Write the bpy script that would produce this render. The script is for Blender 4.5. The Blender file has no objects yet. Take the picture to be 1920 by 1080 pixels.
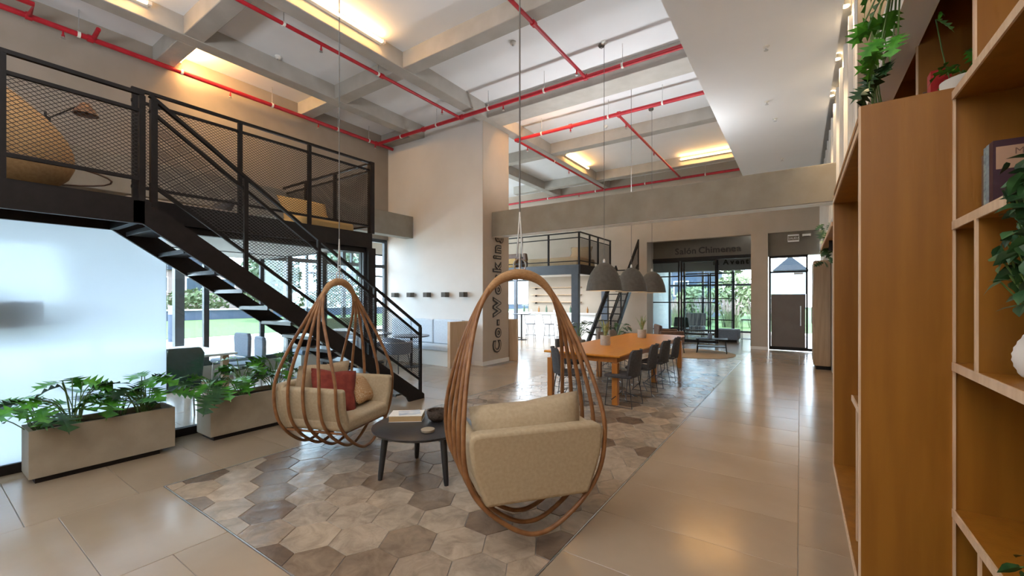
import bpy, bmesh, math, random
from mathutils import Vector, Matrix
R = math.radians
PI = math.pi
random.seed(7)
sc = bpy.context.scene
COL = sc.collection

# ---------------------------------------------------------------- camera
cam_d = bpy.data.cameras.new('camera'); cam = bpy.data.objects.new('camera', cam_d); COL.objects.link(cam)
cam.location = (0, 0, 1.6); cam.rotation_euler = (R(90), 0, R(34.35))
cam_d.sensor_width = 36; cam_d.lens = 14.81; cam_d.shift_y = 20/1920; cam_d.clip_start = .05; cam_d.clip_end = 300
sc.camera = cam

# ---------------------------------------------------------------- world, sun, exposure
vs = sc.view_settings
vs.view_transform = 'Standard'; vs.look = 'None'; vs.exposure = 0.5; vs.gamma = 1.0; vs.use_curve_mapping = False
W = bpy.data.worlds.new('sky'); sc.world = W; W.use_nodes = True
wn = W.node_tree.nodes; wl = W.node_tree.links
bg = wn['Background']
tc = wn.new('ShaderNodeTexCoord'); sx = wn.new('ShaderNodeSeparateXYZ'); cr = wn.new('ShaderNodeValToRGB')
wl.new(tc.outputs['Generated'], sx.inputs[0]); wl.new(sx.outputs['Z'], cr.inputs[0])
cr.color_ramp.elements[0].position = 0.0; cr.color_ramp.elements[0].color = (.76, .88, 1.0, 1)
cr.color_ramp.elements[1].position = 0.8; cr.color_ramp.elements[1].color = (.62, .80, 1.0, 1)
wl.new(cr.outputs[0], bg.inputs[0]); bg.inputs[1].default_value = 8.2

def sun(energy, direction, col, angle):
    d = bpy.data.lights.new('sun', 'SUN'); d.energy = energy; d.color = col; d.angle = R(angle)
    o = bpy.data.objects.new('sun', d); COL.objects.link(o)
    o.rotation_euler = Vector(direction).to_track_quat('-Z', 'Y').to_euler()
    o.location = (-30, 0, 30)
sun(6.0, (.62, -.25, -.95), (1, .95, .86), 2)

def portal(loc, rot, sx_, sy_):
    d = bpy.data.lights.new('daylight_portal', 'AREA'); d.shape = 'RECTANGLE'; d.size = sx_; d.size_y = sy_
    d.cycles.is_portal = True
    o = bpy.data.objects.new('daylight_portal', d); COL.objects.link(o); o.location = loc; o.rotation_euler = rot
portal((-9.9, 1.9, 1.75), (0, R(-90), 0), 2.9, 12.0)     # facade on the left
portal((-4.5, 22.4, 1.6), (R(-90), 0, 0), 8.0, 3.2)      # garden doors at the far end
portal((-14.2, 11.6, 1.9), (0, R(-90), 0), 3.2, 7.2)

def lamp(kind, loc, energy, col, size=.1, rot=None, size_y=None, spot=None):
    d = bpy.data.lights.new('lamp_or_fill_light', kind); d.energy = energy; d.color = col
    if kind == 'AREA':
        d.size = size
        if size_y: d.shape = 'RECTANGLE'; d.size_y = size_y
    else: d.shadow_soft_size = size
    if kind == 'SPOT' and spot: d.spot_size = R(spot); d.spot_blend = .6
    o = bpy.data.objects.new('lamp_or_fill_light', d); COL.objects.link(o); o.location = loc
    if rot: o.rotation_euler = rot
    return o

# added unseen fill lights: warm and upward behind the camera, upward atop the tie beam
lamp('AREA', (-.35, -1.6, 4.82), 60, (1, .66, .38), 1.2, (R(15), 0, 0), 3.0)
lamp('AREA', (-3.4, -2.0, 3.4), 420, (.90, .95, 1), 5.0, (R(180), 0, 0), 1.6)
lamp('AREA', (-.3, -2.4, 3.0), 60, (.93, .96, 1), 1.4, (R(180-20), 0, 0), 1.0)
lamp('AREA', (-3.3, 8.35, 3.76), 48, (.95, .97, 1), 3.6, (R(180), 0, 0), .2)
# ---------------------------------------------------------------- materials
def _new(name):
    m = bpy.data.materials.new(name); m.use_nodes = True
    return m, m.node_tree.nodes, m.node_tree.links
def M(name, c1, c2=None, scale=6, stretch=(1, 1, 1), rough=.6, metal=0, bump=0, detail=5, coord='Object', vary=0, spec=.5, bscale=None, lo=.35, hi=.65, coat=0):
    """noise between two colours; vary shifts brightness per object; bump from the same or another noise"""
    m, n, l = _new(name); b = n['Principled BSDF']
    b.inputs['Roughness'].default_value = rough; b.inputs['Metallic'].default_value = metal
    b.inputs['Specular IOR Level'].default_value = spec; b.inputs['Coat Weight'].default_value = coat
    c1 = (*c1, 1)
    b.inputs['Base Color'].default_value = c1
    if c2 is None and not bump and not vary: return m
    c2 = (*(c2 or c1[:3]), 1)
    t = n.new('ShaderNodeTexCoord'); mp = n.new('ShaderNodeMapping'); mp.inputs['Scale'].default_value = stretch
    l.new(t.outputs[coord], mp.inputs[0])
    src = mp.outputs[0]
    oi = n.new('ShaderNodeObjectInfo')
    if vary:
        a = n.new('ShaderNodeVectorMath'); a.operation = 'ADD'
        s = n.new('ShaderNodeVectorMath'); s.operation = 'SCALE'; s.inputs[0].default_value = (13, 7, 5)
        l.new(oi.outputs['Random'], s.inputs['Scale']); l.new(src, a.inputs[0]); l.new(s.outputs[0], a.inputs[1]); src = a.outputs[0]
    nz = n.new('ShaderNodeTexNoise'); nz.inputs['Scale'].default_value = scale; nz.inputs['Detail'].default_value = detail
    l.new(src, nz.inputs['Vector'])
    rp = n.new('ShaderNodeValToRGB'); rp.color_ramp.elements[0].position = lo; rp.color_ramp.elements[1].position = hi
    rp.color_ramp.elements[0].color = c1; rp.color_ramp.elements[1].color = c2
    l.new(nz.outputs['Fac'], rp.inputs[0]); out = rp.outputs[0]
    if vary:
        hs = n.new('ShaderNodeHueSaturation'); mr = n.new('ShaderNodeMapRange')
        mr.inputs['To Min'].default_value = 1-vary; mr.inputs['To Max'].default_value = 1+vary
        l.new(oi.outputs['Random'], mr.inputs[0]); l.new(mr.outputs[0], hs.inputs['Value']); l.new(out, hs.inputs['Color']); out = hs.outputs[0]
    l.new(out, b.inputs['Base Color'])
    if bump:
        bp = n.new('ShaderNodeBump'); bp.inputs['Strength'].default_value = bump; bp.inputs['Distance'].default_value = .02
        if bscale:
            n2 = n.new('ShaderNodeTexNoise'); n2.inputs['Scale'].default_value = bscale; n2.inputs['Detail'].default_value = 3; l.new(src, n2.inputs['Vector']); l.new(n2.outputs['Fac'], bp.inputs['Height'])
        else: l.new(nz.outputs['Fac'], bp.inputs['Height'])
        l.new(bp.outputs[0], b.inputs['Normal'])
    return m
def emis(name, col, strength):
    m, n, l = _new(name); b = n['Principled BSDF']; b.inputs['Base Color'].default_value = (*col, 1)
    b.inputs['Emission Color'].default_value = (*col, 1); b.inputs['Emission Strength'].default_value = strength
    return m
def glass(name, tint=(.96, .99, 1), refl=.07):
    m, n, l = _new(name); out = n['Material Output']; n.remove(n['Principled BSDF'])
    t = n.new('ShaderNodeBsdfTransparent'); t.inputs[0].default_value = (*tint, 1)
    g = n.new('ShaderNodeBsdfGlossy'); g.inputs['Roughness'].default_value = .02
    lw = n.new('ShaderNodeLayerWeight'); lw.inputs[0].default_value = .25
    mr = n.new('ShaderNodeMapRange'); mr.inputs['To Min'].default_value = refl*.6; mr.inputs['To Max'].default_value = .6
    l.new(lw.outputs['Facing'], mr.inputs[0])
    pw = n.new('ShaderNodeMath'); pw.operation = 'POWER'; pw.inputs[1].default_value = 3; l.new(lw.outputs['Facing'], pw.inputs[0]); l.new(pw.outputs[0], mr.inputs[0])
    x = n.new('ShaderNodeMixShader'); l.new(mr.outputs[0], x.inputs[0]); l.new(t.outputs[0], x.inputs[1]); l.new(g.outputs[0], x.inputs[2]); l.new(x.outputs[0], out.inputs[0])
    return m
def frosted(name):
    m, n, l = _new(name); out = n['Material Output']; n.remove(n['Principled BSDF'])
    t = n.new('ShaderNodeBsdfTranslucent'); t.inputs[0].default_value = (.80, .865, .94, 1)
    r = n.new('ShaderNodeBsdfRefraction'); r.inputs['Roughness'].default_value = .75; r.inputs['IOR'].default_value = 1.02; r.inputs[0].default_value = (.9, .97, 1, 1)
    x = n.new('ShaderNodeMixShader'); x.inputs[0].default_value = .22
    l.new(t.outputs[0], x.inputs[1]); l.new(r.outputs[0], x.inputs[2])
    d = n.new('ShaderNodeBsdfDiffuse'); d.inputs[0].default_value = (.8, .86, .88, 1)
    y = n.new('ShaderNodeMixShader'); y.inputs[0].default_value = .12
    l.new(x.outputs[0], y.inputs[1]); l.new(d.outputs[0], y.inputs[2]); l.new(y.outputs[0], out.inputs[0])
    return m

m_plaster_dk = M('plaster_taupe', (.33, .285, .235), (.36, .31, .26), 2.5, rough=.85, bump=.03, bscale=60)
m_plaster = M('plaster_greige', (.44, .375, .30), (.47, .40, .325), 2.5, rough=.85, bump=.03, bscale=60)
m_white = M('plaster_white', (.72, .70, .67), (.75, .73, .70), 2, rough=.85, bump=.03, bscale=60)
m_ceil = M('ceiling_paint', (.83, .85, .87), (.86, .88, .90), 1.5, rough=.9)
m_soffit = M('soffit_paint', (.84, .85, .86), (.87, .88, .89), 1.0, rough=.9)
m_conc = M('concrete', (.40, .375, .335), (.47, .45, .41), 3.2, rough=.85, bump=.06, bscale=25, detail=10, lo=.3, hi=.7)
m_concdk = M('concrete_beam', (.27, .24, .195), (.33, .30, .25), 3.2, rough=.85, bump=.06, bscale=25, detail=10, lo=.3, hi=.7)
m_slab = M('screed', (.25, .23, .21), (.3, .28, .25), 6, rough=.7)
m_tile = M('porcelain_tile', (.33, .245, .165), (.375, .285, .20), 1.6, rough=.19, vary=.05, bump=.025, bscale=9, spec=.55)
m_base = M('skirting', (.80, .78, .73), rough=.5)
m_black = M('black_steel', (.007, .0048, .0045), (.011, .008, .0075), 14, rough=.5, spec=.3)
m_frame = M('anthracite_frame', (.045, .055, .065), (.06, .07, .08), 9, rough=.4)
m_mezzgrey = M('blue_grey_steel', (.075, .095, .12), (.09, .11, .14), 5, rough=.5)
m_red = M('red_pipe_paint', (.42, .012, .025), (.50, .02, .035), 10, rough=.35)
m_steel = M('galvanised_steel', (.55, .55, .55), (.65, .65, .65), 30, rough=.35, metal=.9)
m_tube = emis('warm_tube', (1, .54, .18), 55)
m_glass = glass('clear_glass')
m_frost = frosted('frosted_film')
m_oak = M('oak_veneer', (.25, .095, .006), (.31, .125, .010), 3.2, stretch=(4, 4, .3), rough=.48, bump=.05, bscale=22, vary=.05, detail=8)
m_oakedge = M('oak_edge', (.62, .43, .27), (.72, .53, .36), 9, stretch=(3, 3, .6), rough=.55)
m_rattan = M('rattan_pole', (.19, .080, .028), (.30, .14, .052), 12, rough=.45, vary=.04)
m_wrap = M('rattan_binding', (.36, .19, .075), (.50, .29, .13), 40, stretch=(1, 1, 6), rough=.55, bump=.4, bscale=90)
m_linen = M('linen_upholstery', (.40, .315, .20), (.45, .36, .235), 45, rough=.9, bump=.12, bscale=260)
m_linen_in = M('linen_cushion', (.43, .34, .22), (.48, .385, .255), 45, rough=.9, bump=.14, bscale=240)
m_rust = M('rust_velvet', (.20, .028, .018), (.27, .045, .028), 16, rough=.85)
m_planter = M('fibre_cement', (.30, .25, .185), (.35, .295, .22), 5, rough=.8, bump=.06, bscale=50)
m_soil = M('soil', (.035, .024, .018), (.07, .05, .035), 40, rough=1, bump=.6)
m_leaf = M('leaf_green', (.04, .21, .018), (.11, .40, .035), 14, rough=.38, vary=.35)
m_leafdk = M('leaf_dark', (.014, .055, .02), (.035, .10, .03), 14, rough=.42, vary=.35)
m_stem = M('stem_green', (.10, .19, .05), rough=.5)
m_blackwood = M('black_stained_wood', (.018, .019, .022), (.03, .032, .036), 8, stretch=(1, 6, 1), rough=.36)
m_table = M('honey_wood', (.60, .21, .010), (.66, .27, .018), 4, stretch=(7, .5, 3), rough=.33, detail=7, bump=.02)
m_tableleg = M('honey_wood_leg', (.42, .145, .02), (.50, .19, .032), 5, stretch=(5, 5, .5), rough=.42)
m_felt = M('grey_felt', (.055, .053, .056), (.078, .075, .078), 40, rough=.95, bump=.1, bscale=200)
m_felt2 = M('taupe_felt', (.22, .19, .165), (.26, .225, .20), 40, rough=.95, bump=.1, bscale=200)
m_wire = M('dark_wire', (.03, .03, .035), rough=.4, metal=.5)
m_pend = M('pendant_clay', (.085, .075, .062), (.105, .094, .08), 18, rough=.75)
m_pendin = M('pendant_inside', (.75, .68, .55), rough=.8)
m_pot = M('grey_pot', (.42, .38, .33), (.48, .44, .39), 25, rough=.8)
m_bluegrey = M('blue_grey_fabric', (.21, .25, .31), (.26, .30, .37), 35, rough=.9)
m_paleblue = M('pale_seat_fabric', (.60, .68, .76), (.66, .74, .82), 25, rough=.85)
m_booth = M('booth_plywood', (.50, .34, .20), (.58, .41, .26), 4, stretch=(4, 4, .5), rough=.5)
m_whitelam = M('white_laminate', (.82, .82, .80), rough=.35)
m_darklam = M('dark_table_top', (.075, .085, .105), rough=.28)
m_tealdark = M('bottle_green_leather', (.02, .05, .05), (.03, .065, .065), 20, rough=.5)
m_letterdk = M('sign_letter_dark', (.035, .028, .022), rough=.5)
m_letterface = M('sign_letter_face', (.40, .33, .255), rough=.6)
m_taupe = M('taupe_door_film', (.145, .12, .105), (.16, .135, .12), 3, rough=.55)
m_hdr = M('header_taupe', (.17, .145, .115), (.19, .165, .13), 3, rough=.8)
m_jute = M('jute_rug', (.40, .29, .17), (.50, .38, .24), 60, rough=1, bump=.4)
m_tan = M('tan_cloth', (.42, .25, .105), (.50, .31, .14), 30, rough=.9, bump=.1, bscale=150)
m_straw = M('straw_weave', (.52, .34, .13), (.64, .45, .20), 60, stretch=(1, 6, 1), rough=.9, bump=.4)
m_brown = M('brown_leather', (.12, .065, .042), (.16, .09, .06), 12, rough=.5)
m_paper = M('paper', (.82, .79, .73), rough=.8)
m_grass = M('lawn_green', (.046, .090, .014), (.062, .11, .022), 5, rough=1, coord='Object')
m_pave = M('pale_paving', (.74, .69, .62), (.82, .77, .70), 2, rough=.9)
m_bush = M('shrub_leaf', (.085, .115, .040), (.15, .175, .08), 2, rough=.8, vary=.2)
m_bushdk = M('tree_leaf', (.075, .105, .058), (.13, .165, .10), 2, rough=.8, vary=.2)
m_grassp = M('pampas_pink', (.20, .145, .125), (.26, .20, .17), 3, rough=.9)
m_housep = M('pink_render', (.22, .155, .138), (.25, .18, .16), 2, rough=.9)
m_houseb = M('blue_cladding', (.055, .072, .11), (.068, .085, .128), 3, rough=.8)
m_roof = M('roof_slate', (.022, .028, .042), rough=.8)
m_winblue = M('house_window', (.03, .045, .065), rough=.3)

# hexagonal tile: patchy taupe / grey / sand stone, one tone per tile
def hexmat():
    m, n, l = _new('hex_stone'); b = n['Principled BSDF']; b.inputs['Specular IOR Level'].default_value = .55
    g = n.new('ShaderNodeNewGeometry'); oi = n.new('ShaderNodeObjectInfo')
    rp = n.new('ShaderNodeValToRGB'); e = rp.color_ramp.elements
    e[0].position = 0; e[0].color = (.15, .10, .066, 1); e[1].position = 1; e[1].color = (.44, .325, .22, 1)
    for p, c in ((.25, (.225, .165, .115, 1)), (.5, (.36, .285, .21, 1)), (.75, (.33, .27, .21, 1))):
        q = e.new(p); q.color = c
    l.new(oi.outputs['Random'], rp.inputs[0])
    a = n.new('ShaderNodeVectorMath'); a.operation = 'ADD'; s = n.new('ShaderNodeVectorMath'); s.operation = 'SCALE'; s.inputs[0].default_value = (9, 5, 3)
    l.new(oi.outputs['Random'], s.inputs['Scale']); l.new(g.outputs['Position'], a.inputs[0]); l.new(s.outputs[0], a.inputs[1])
    nz = n.new('ShaderNodeTexNoise'); nz.inputs['Scale'].default_value = 6; nz.inputs['Detail'].default_value = 8; nz.inputs['Roughness'].default_value = .65; nz.inputs['Distortion'].default_value = .8
    l.new(a.outputs[0], nz.inputs['Vector'])
    mx = n.new('ShaderNodeMix'); mx.data_type = 'RGBA'; mx.blend_type = 'OVERLAY'; mx.inputs['Factor'].default_value = .75
    r2 = n.new('ShaderNodeValToRGB'); r2.color_ramp.elements[0].position = .36; r2.color_ramp.elements[1].position = .64
    r2.color_ramp.elements[0].color = (.34, .34, .34, 1); r2.color_ramp.elements[1].color = (.66, .66, .66, 1)
    l.new(nz.outputs['Fac'], r2.inputs[0]); l.new(rp.outputs[0], mx.inputs['A']); l.new(r2.outputs[0], mx.inputs['B']); l.new(mx.outputs['Result'], b.inputs['Base Color'])
    mr = n.new('ShaderNodeMapRange'); mr.inputs['To Min'].default_value = .13; mr.inputs['To Max'].default_value = .32; l.new(nz.outputs['Fac'], mr.inputs[0]); l.new(mr.outputs[0], b.inputs['Roughness'])
    n2 = n.new('ShaderNodeTexNoise'); n2.inputs['Scale'].default_value = 9; n2.inputs['Detail'].default_value = 4; l.new(a.outputs[0], n2.inputs['Vector'])
    bp = n.new('ShaderNodeBump'); bp.inputs['Strength'].default_value = .32; bp.inputs['Distance'].default_value = .02; l.new(n2.outputs['Fac'], bp.inputs['Height']); l.new(bp.outputs[0], b.inputs['Normal'])
    return m
m_hex = hexmat()

# small printed pattern (white rings on sand) for the patterned cushion
def patmat():
    m, n, l = _new('patterned_cushion_cloth'); b = n['Principled BSDF']; b.inputs['Roughness'].default_value = .9
    t = n.new('ShaderNodeTexCoord'); v = n.new('ShaderNodeTexVoronoi'); v.feature = 'DISTANCE_TO_EDGE'; v.inputs['Scale'].default_value = 46; v.inputs['Randomness'].default_value = .35
    l.new(t.outputs['Object'], v.inputs['Vector'])
    r = n.new('ShaderNodeValToRGB'); r.color_ramp.interpolation = 'CONSTANT'
    e = r.color_ramp.elements; e[0].position = 0; e[0].color = (.46, .24, .085, 1); e[1].position = .09; e[1].color = (.72, .58, .40, 1); q = e.new(.2); q.color = (.42, .215, .075, 1)
    l.new(v.outputs['Distance'], r.inputs[0]); l.new(r.outputs[0], b.inputs['Base Color']); return m
m_pat = patmat()

# ---------------------------------------------------------------- mesh helpers
class MB:
    def __init__(s): s.v = []; s.f = []
    def add(s, vs, fs):
        o = len(s.v); s.v += [tuple(p) for p in vs]; s.f += [tuple(i+o for i in f) for f in fs]; return s
    def box(s, x0, x1, y0, y1, z0, z1):
        return s.add([(x0,y0,z0),(x1,y0,z0),(x1,y1,z0),(x0,y1,z0),(x0,y0,z1),(x1,y0,z1),(x1,y1,z1),(x0,y1,z1)],
                     [(3,2,1,0),(4,5,6,7),(0,1,5,4),(1,2,6,5),(2,3,7,6),(3,0,4,7)])
    def bar(s, a, b, w, h=None, up=(0, 0, 1)):
        """rectangular bar from a to b, w across, h along 'up'"""
        h = h or w; a = Vector(a); b = Vector(b); d = (b-a).normalized(); u = Vector(up)
        if abs(d.dot(u)) > .98: u = Vector((0, 1, 0))
        sd = d.cross(u).normalized(); u = sd.cross(d).normalized()
        P = []
        for p in (a, b):
            for i, j in ((-1,-1),(1,-1),(1,1),(-1,1)): P.append(p + sd*(i*w/2) + u*(j*h/2))
        return s.add(P, [(3,2,1,0),(4,5,6,7),(0,1,5,4),(1,2,6,5),(2,3,7,6),(3,0,4,7)])
    def tube(s, path, r, n=8, closed=False, cap=True):
        P = [Vector(p) for p in path]; N = len(P); rr = r if isinstance(r, (list, tuple)) else [r]*N
        T = []
        for i in range(N):
            if closed: t = P[(i+1) % N]-P[i-1]
            else: t = P[min(i+1, N-1)]-P[max(i-1, 0)]
            T.append(t.normalized() if t.length > 1e-9 else Vector((0, 0, 1)))
        u = T[0].orthogonal().normalized(); V = []
        for i in range(N):
            u = (u - T[i]*u.dot(T[i])); u = u.normalized() if u.length > 1e-6 else T[i].orthogonal().normalized()
            w = T[i].cross(u)
            for k in range(n):
                a = 2*PI*k/n; V.append(P[i] + (u*math.cos(a) + w*math.sin(a))*rr[i])
        F = []
        for i in range(N if closed else N-1):
            j = (i+1) % N
            for k in range(n): F.append((i*n+k, i*n+(k+1) % n, j*n+(k+1) % n, j*n+k))
        if cap and not closed: F += [tuple(range(n))[::-1], tuple((N-1)*n+k for k in range(n))]
        return s.add(V, F)
    def lathe(s, prof, n=24, c=(0, 0, 0), cap0=True, cap1=True):
        V = []; F = []
        for r, z in prof:
            for k in range(n): a = 2*PI*k/n; V.append((c[0]+r*math.cos(a), c[1]+r*math.sin(a), c[2]+z))
        for i in range(len(prof)-1):
            for k in range(n): F.append((i*n+k, i*n+(k+1) % n, (i+1)*n+(k+1) % n, (i+1)*n+k))
        if cap0: F.append(tuple(range(n))[::-1])
        if cap1: F.append(tuple((len(prof)-1)*n+k for k in range(n)))
        return s.add(V, F)
    def prism(s, poly, a0, a1, axis='z'):
        """poly in the plane across axis, extruded a0..a1 (axis x: (y,z), axis y: (x,z), axis z: (x,y))"""
        n = len(poly)
        f = {'x': lambda p, a: (a, p[0], p[1]), 'y': lambda p, a: (p[0], a, p[1]), 'z': lambda p, a: (p[0], p[1], a)}[axis]
        V = [f(p, a0) for p in poly] + [f(p, a1) for p in poly]
        F = [tuple(range(n))[::-1], tuple(range(n, 2*n))] + [(i, (i+1) % n, n+(i+1) % n, n+i) for i in range(n)]
        return s.add(V, F)
    def build(s, name, mat, parent=None, world=True, smooth=0, bevel=0, subs=0, seg=2, kind=None, tris=False):
        me = bpy.data.meshes.new(name)
        V = s.v
        if parent is not None and world:
            inv = (Matrix.Translation(parent_loc(parent)) @ Matrix.Rotation(parent_rot(parent), 4, 'Z')).inverted()
            V = [inv @ Vector(p) for p in V]
        me.from_pydata([tuple(p) for p in V], [], s.f)
        bm = bmesh.new(); bm.from_mesh(me); bmesh.ops.recalc_face_normals(bm, faces=bm.faces); bm.to_mesh(me); bm.free()
        me.materials.append(mat)
        if smooth:
            me.shade_smooth()
            if smooth < 180: me.set_sharp_from_angle(angle=R(smooth))
        o = bpy.data.objects.new(name, me); COL.objects.link(o)
        if parent is not None: o.parent = parent
        if bevel:
            b = o.modifiers.new('bevel', 'BEVEL'); b.width = bevel; b.segments = seg; b.limit_method = 'ANGLE'; b.angle_limit = R(40)
            if not smooth: me.shade_smooth(); me.set_sharp_from_angle(angle=R(50))
        if subs:
            u = o.modifiers.new('subsurf', 'SUBSURF'); u.levels = subs; u.render_levels = subs; me.shade_smooth()
        if kind: o['kind'] = kind
        return o
def parent_loc(o):
    l = Vector(o.location); p = o.parent
    while p is not None: l = l + Vector(p.location); p = p.parent
    return l
def parent_rot(o):
    a = o.rotation_euler[2]; p = o.parent
    while p is not None: a += p.rotation_euler[2]; p = p.parent
    return a
def thing(name, label, cat, loc=(0, 0, 0), rz=0, group=None):
    o = bpy.data.objects.new(name, None); COL.objects.link(o); o.empty_display_size = .1
    o.location = loc; o.rotation_euler = (0, 0, rz); o['label'] = label; o['category'] = cat
    if group: o['group'] = group
    return o
def tag(o, label, cat, group=None):
    o['label'] = label; o['category'] = cat
    if group: o['group'] = group
    return o
def struct(o): o['kind'] = 'structure'; return o
def box(name, mat, x0, x1, y0, y1, z0, z1, parent=None, **k): return MB().box(x0, x1, y0, y1, z0, z1).build(name, mat, parent, **k)
def dup(root, loc, rz=None, label=None):
    c = root.copy(); COL.objects.link(c); c.location = loc
    if rz is not None: c.rotation_euler = (0, 0, rz)
    if label: c['label'] = label
    def rec(s, d):
        for ch in list(s.children):
            q = ch.copy(); COL.objects.link(q); q.parent = d; rec(ch, q)
    rec(root, c); return c
def share(o, name, loc, parent=None, rot=(0, 0, 0), scale=None, mat=None):
    q = bpy.data.objects.new(name, o.data); COL.objects.link(q); q.location = loc; q.rotation_euler = rot
    if scale: q.scale = scale
    if parent is not None: q.parent = parent
    return q
def crspline(P, n=6, closed=False):
    P = [Vector(p) for p in P]; out = []; N = len(P)
    for i in range(N if closed else N-1):
        g = (lambda k: P[k % N]) if closed else (lambda k: P[max(0, min(N-1, k))])
        a, b, c, d = g(i-1), g(i), g(i+1), g(i+2)
        for j in range(n):
            t = j/n
            out.append(.5*((2*b)+(c-a)*t+(2*a-5*b+4*c-d)*t*t+(-a+3*b-3*c+d)*t**3))
    if not closed: out.append(P[-1])
    return out
def letters(sign, text, size, mat, origin, right, up, depth=.02, spacing=1.0, face=None, off=.0, bold=.0):
    """each letter a part of the sign, laid from origin along 'right'; returns the run's length"""
    right = Vector(right); up = Vector(up); nrm = right.cross(up)
    x = 0.0
    rot = Matrix((right, up, nrm)).transposed()
    for ch in text:
        if ch == ' ': x += size*.32*spacing; continue
        cu = bpy.data.curves.new('letter', 'FONT'); cu.body = ch; cu.size = size; cu.extrude = depth/2; cu.offset = bold; cu.resolution_u = 3
        t = bpy.data.objects.new('tmp', cu); COL.objects.link(t)
        bpy.context.view_layer.update()
        me = bpy.data.meshes.new_from_object(t.evaluated_get(bpy.context.evaluated_depsgraph_get()))
        xs = [v.co.x for v in me.vertices]; w = max(xs); x0 = min(xs)
        bpy.data.objects.remove(t)
        base = Vector(origin) + right*(x-x0+bold)
        for v in me.vertices: v.co = rot @ v.co + base - parent_loc(sign)
        me.materials.clear(); me.materials.append(mat); me.name = 'letter'
        o = bpy.data.objects.new('letter', me); COL.objects.link(o); o.parent = sign
        if face:
            cu.offset = -off
            t = bpy.data.objects.new('tmp', cu); COL.objects.link(t); bpy.context.view_layer.update()
            m2 = bpy.data.meshes.new_from_object(t.evaluated_get(bpy.context.evaluated_depsgraph_get())); bpy.data.objects.remove(t)
            for v in m2.vertices: v.co = rot @ v.co + base - parent_loc(sign) + nrm*.006
            m2.materials.clear(); m2.materials.append(face)
            q = bpy.data.objects.new('letter_face', m2); COL.objects.link(q); q.parent = o
        x += (w-x0+2*bold) + size*.09*spacing
    return x
# ================================================================ THE SETTING
# ---- floor: screed bed, large porcelain tiles, a strip of hexagonal stone tiles with a metal edge
HX0, HX1, HY0, HY1 = -4.48, -1.25, 1.29, 12.3
floor = struct(box('floor', m_slab, -14.2, 1.3, -4.2, 22.2, -.16, -.006))
def tile_mesh(x0, x1, y0, y1, ch=.002):
    return MB().add([(x0,y0,-.02),(x1,y0,-.02),(x1,y1,-.02),(x0,y1,-.02),(x0,y0,-ch),(x1,y0,-ch),(x1,y1,-ch),(x0,y1,-ch),(x0+ch,y0+ch,0),(x1-ch,y0+ch,0),(x1-ch,y1-ch,0),(x0+ch,y1-ch,0)],
        [(0,1,5,4),(1,2,6,5),(2,3,7,6),(3,0,4,7),(4,5,9,8),(5,6,10,9),(6,7,11,10),(7,4,8,11),(8,9,10,11)])
tiles = []
def tile_area(xs, y0, y1, pitch=.62, ph=0.0, stag=0.31):
    for c, (a, b) in enumerate(xs):
        off = ph + (stag if c % 2 else 0)
        k = math.floor((y0-off)/pitch); y = off + k*pitch
        while y < y1-.01:
            t0, t1 = max(y, y0), min(y+pitch, y1)
            if t1-t0 > .02: tiles.append((a, b, t0, t1))
            y += pitch
tile_area([(-1.25, -.01), (-.01, 1.0)], -.6, 15.5, ph=4.25 - .62*10)
tile_area([(-5.98, -5.72), (-5.72, -4.48)], -.2, 13.4, ph=.2)
tile_area([(-4.48, -3.24), (-3.24, -2.0), (-2.0, -1.25)], -.6, HY0, ph=.05)
tile_area([(-4.48, -3.24), (-3.24, -2.0), (-2.0, -1.25)], HY1, 15.5, ph=.05)
tile_area([(-9.6, -8.44), (-8.44, -7.2), (-7.2, -5.98)], 4.5, 7.85, ph=.1)
tile_area([(-10.0, -8.44), (-8.44, -7.2), (-7.2, -5.98)], 8.92, 13.4, ph=.1)
tiles.sort(key=lambda t: (t[0]+t[1])**2/4 + (t[2]+t[3])**2/4)
cache = {}; G = .0018
for i, (a, b, c, d) in enumerate(tiles[:300]):
    key = (round(b-a, 3), round(d-c, 3))
    if key not in cache: cache[key] = tile_mesh(-key[0]/2+G, key[0]/2-G, -key[1]/2+G, key[1]/2-G).build('floor_tile', m_tile, floor); o = cache[key]; o.location = ((a+b)/2, (c+d)/2, 0)
    else: share(cache[key], 'floor_tile', ((a+b)/2, (c+d)/2, 0), floor)
far = MB()
for a, b, c, d in tiles[300:]:
    m_ = tile_mesh(a+G, b-G, c+G, d-G); far.add(m_.v, m_.f)
for a, b, c, d in ((-14.1, -10.0, 8.9, 22.1), (-10.0, -5.98, 13.4, 15.5), (-5.98, -4.48, 13.4, 15.5), (-10, 1.2, 15.5, 22.1), (-9.6, -5.98, -4.1, 4.5), (-5.98, 1.2, -4.1, -.6), (-5.98, -4.48, -.6, -.2)):
    nx, ny = max(1, round((b-a)/1.24)), max(1, round((d-c)/.62))
    for i in range(nx):
        for j in range(ny):
            m_ = tile_mesh(a+(b-a)*i/nx+G, a+(b-a)*(i+1)/nx-G, c+(d-c)*j/ny+G, c+(d-c)*(j+1)/ny-G); far.add(m_.v, m_.f)
far.build('tile_field', m_tile, floor, kind='stuff')

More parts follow.
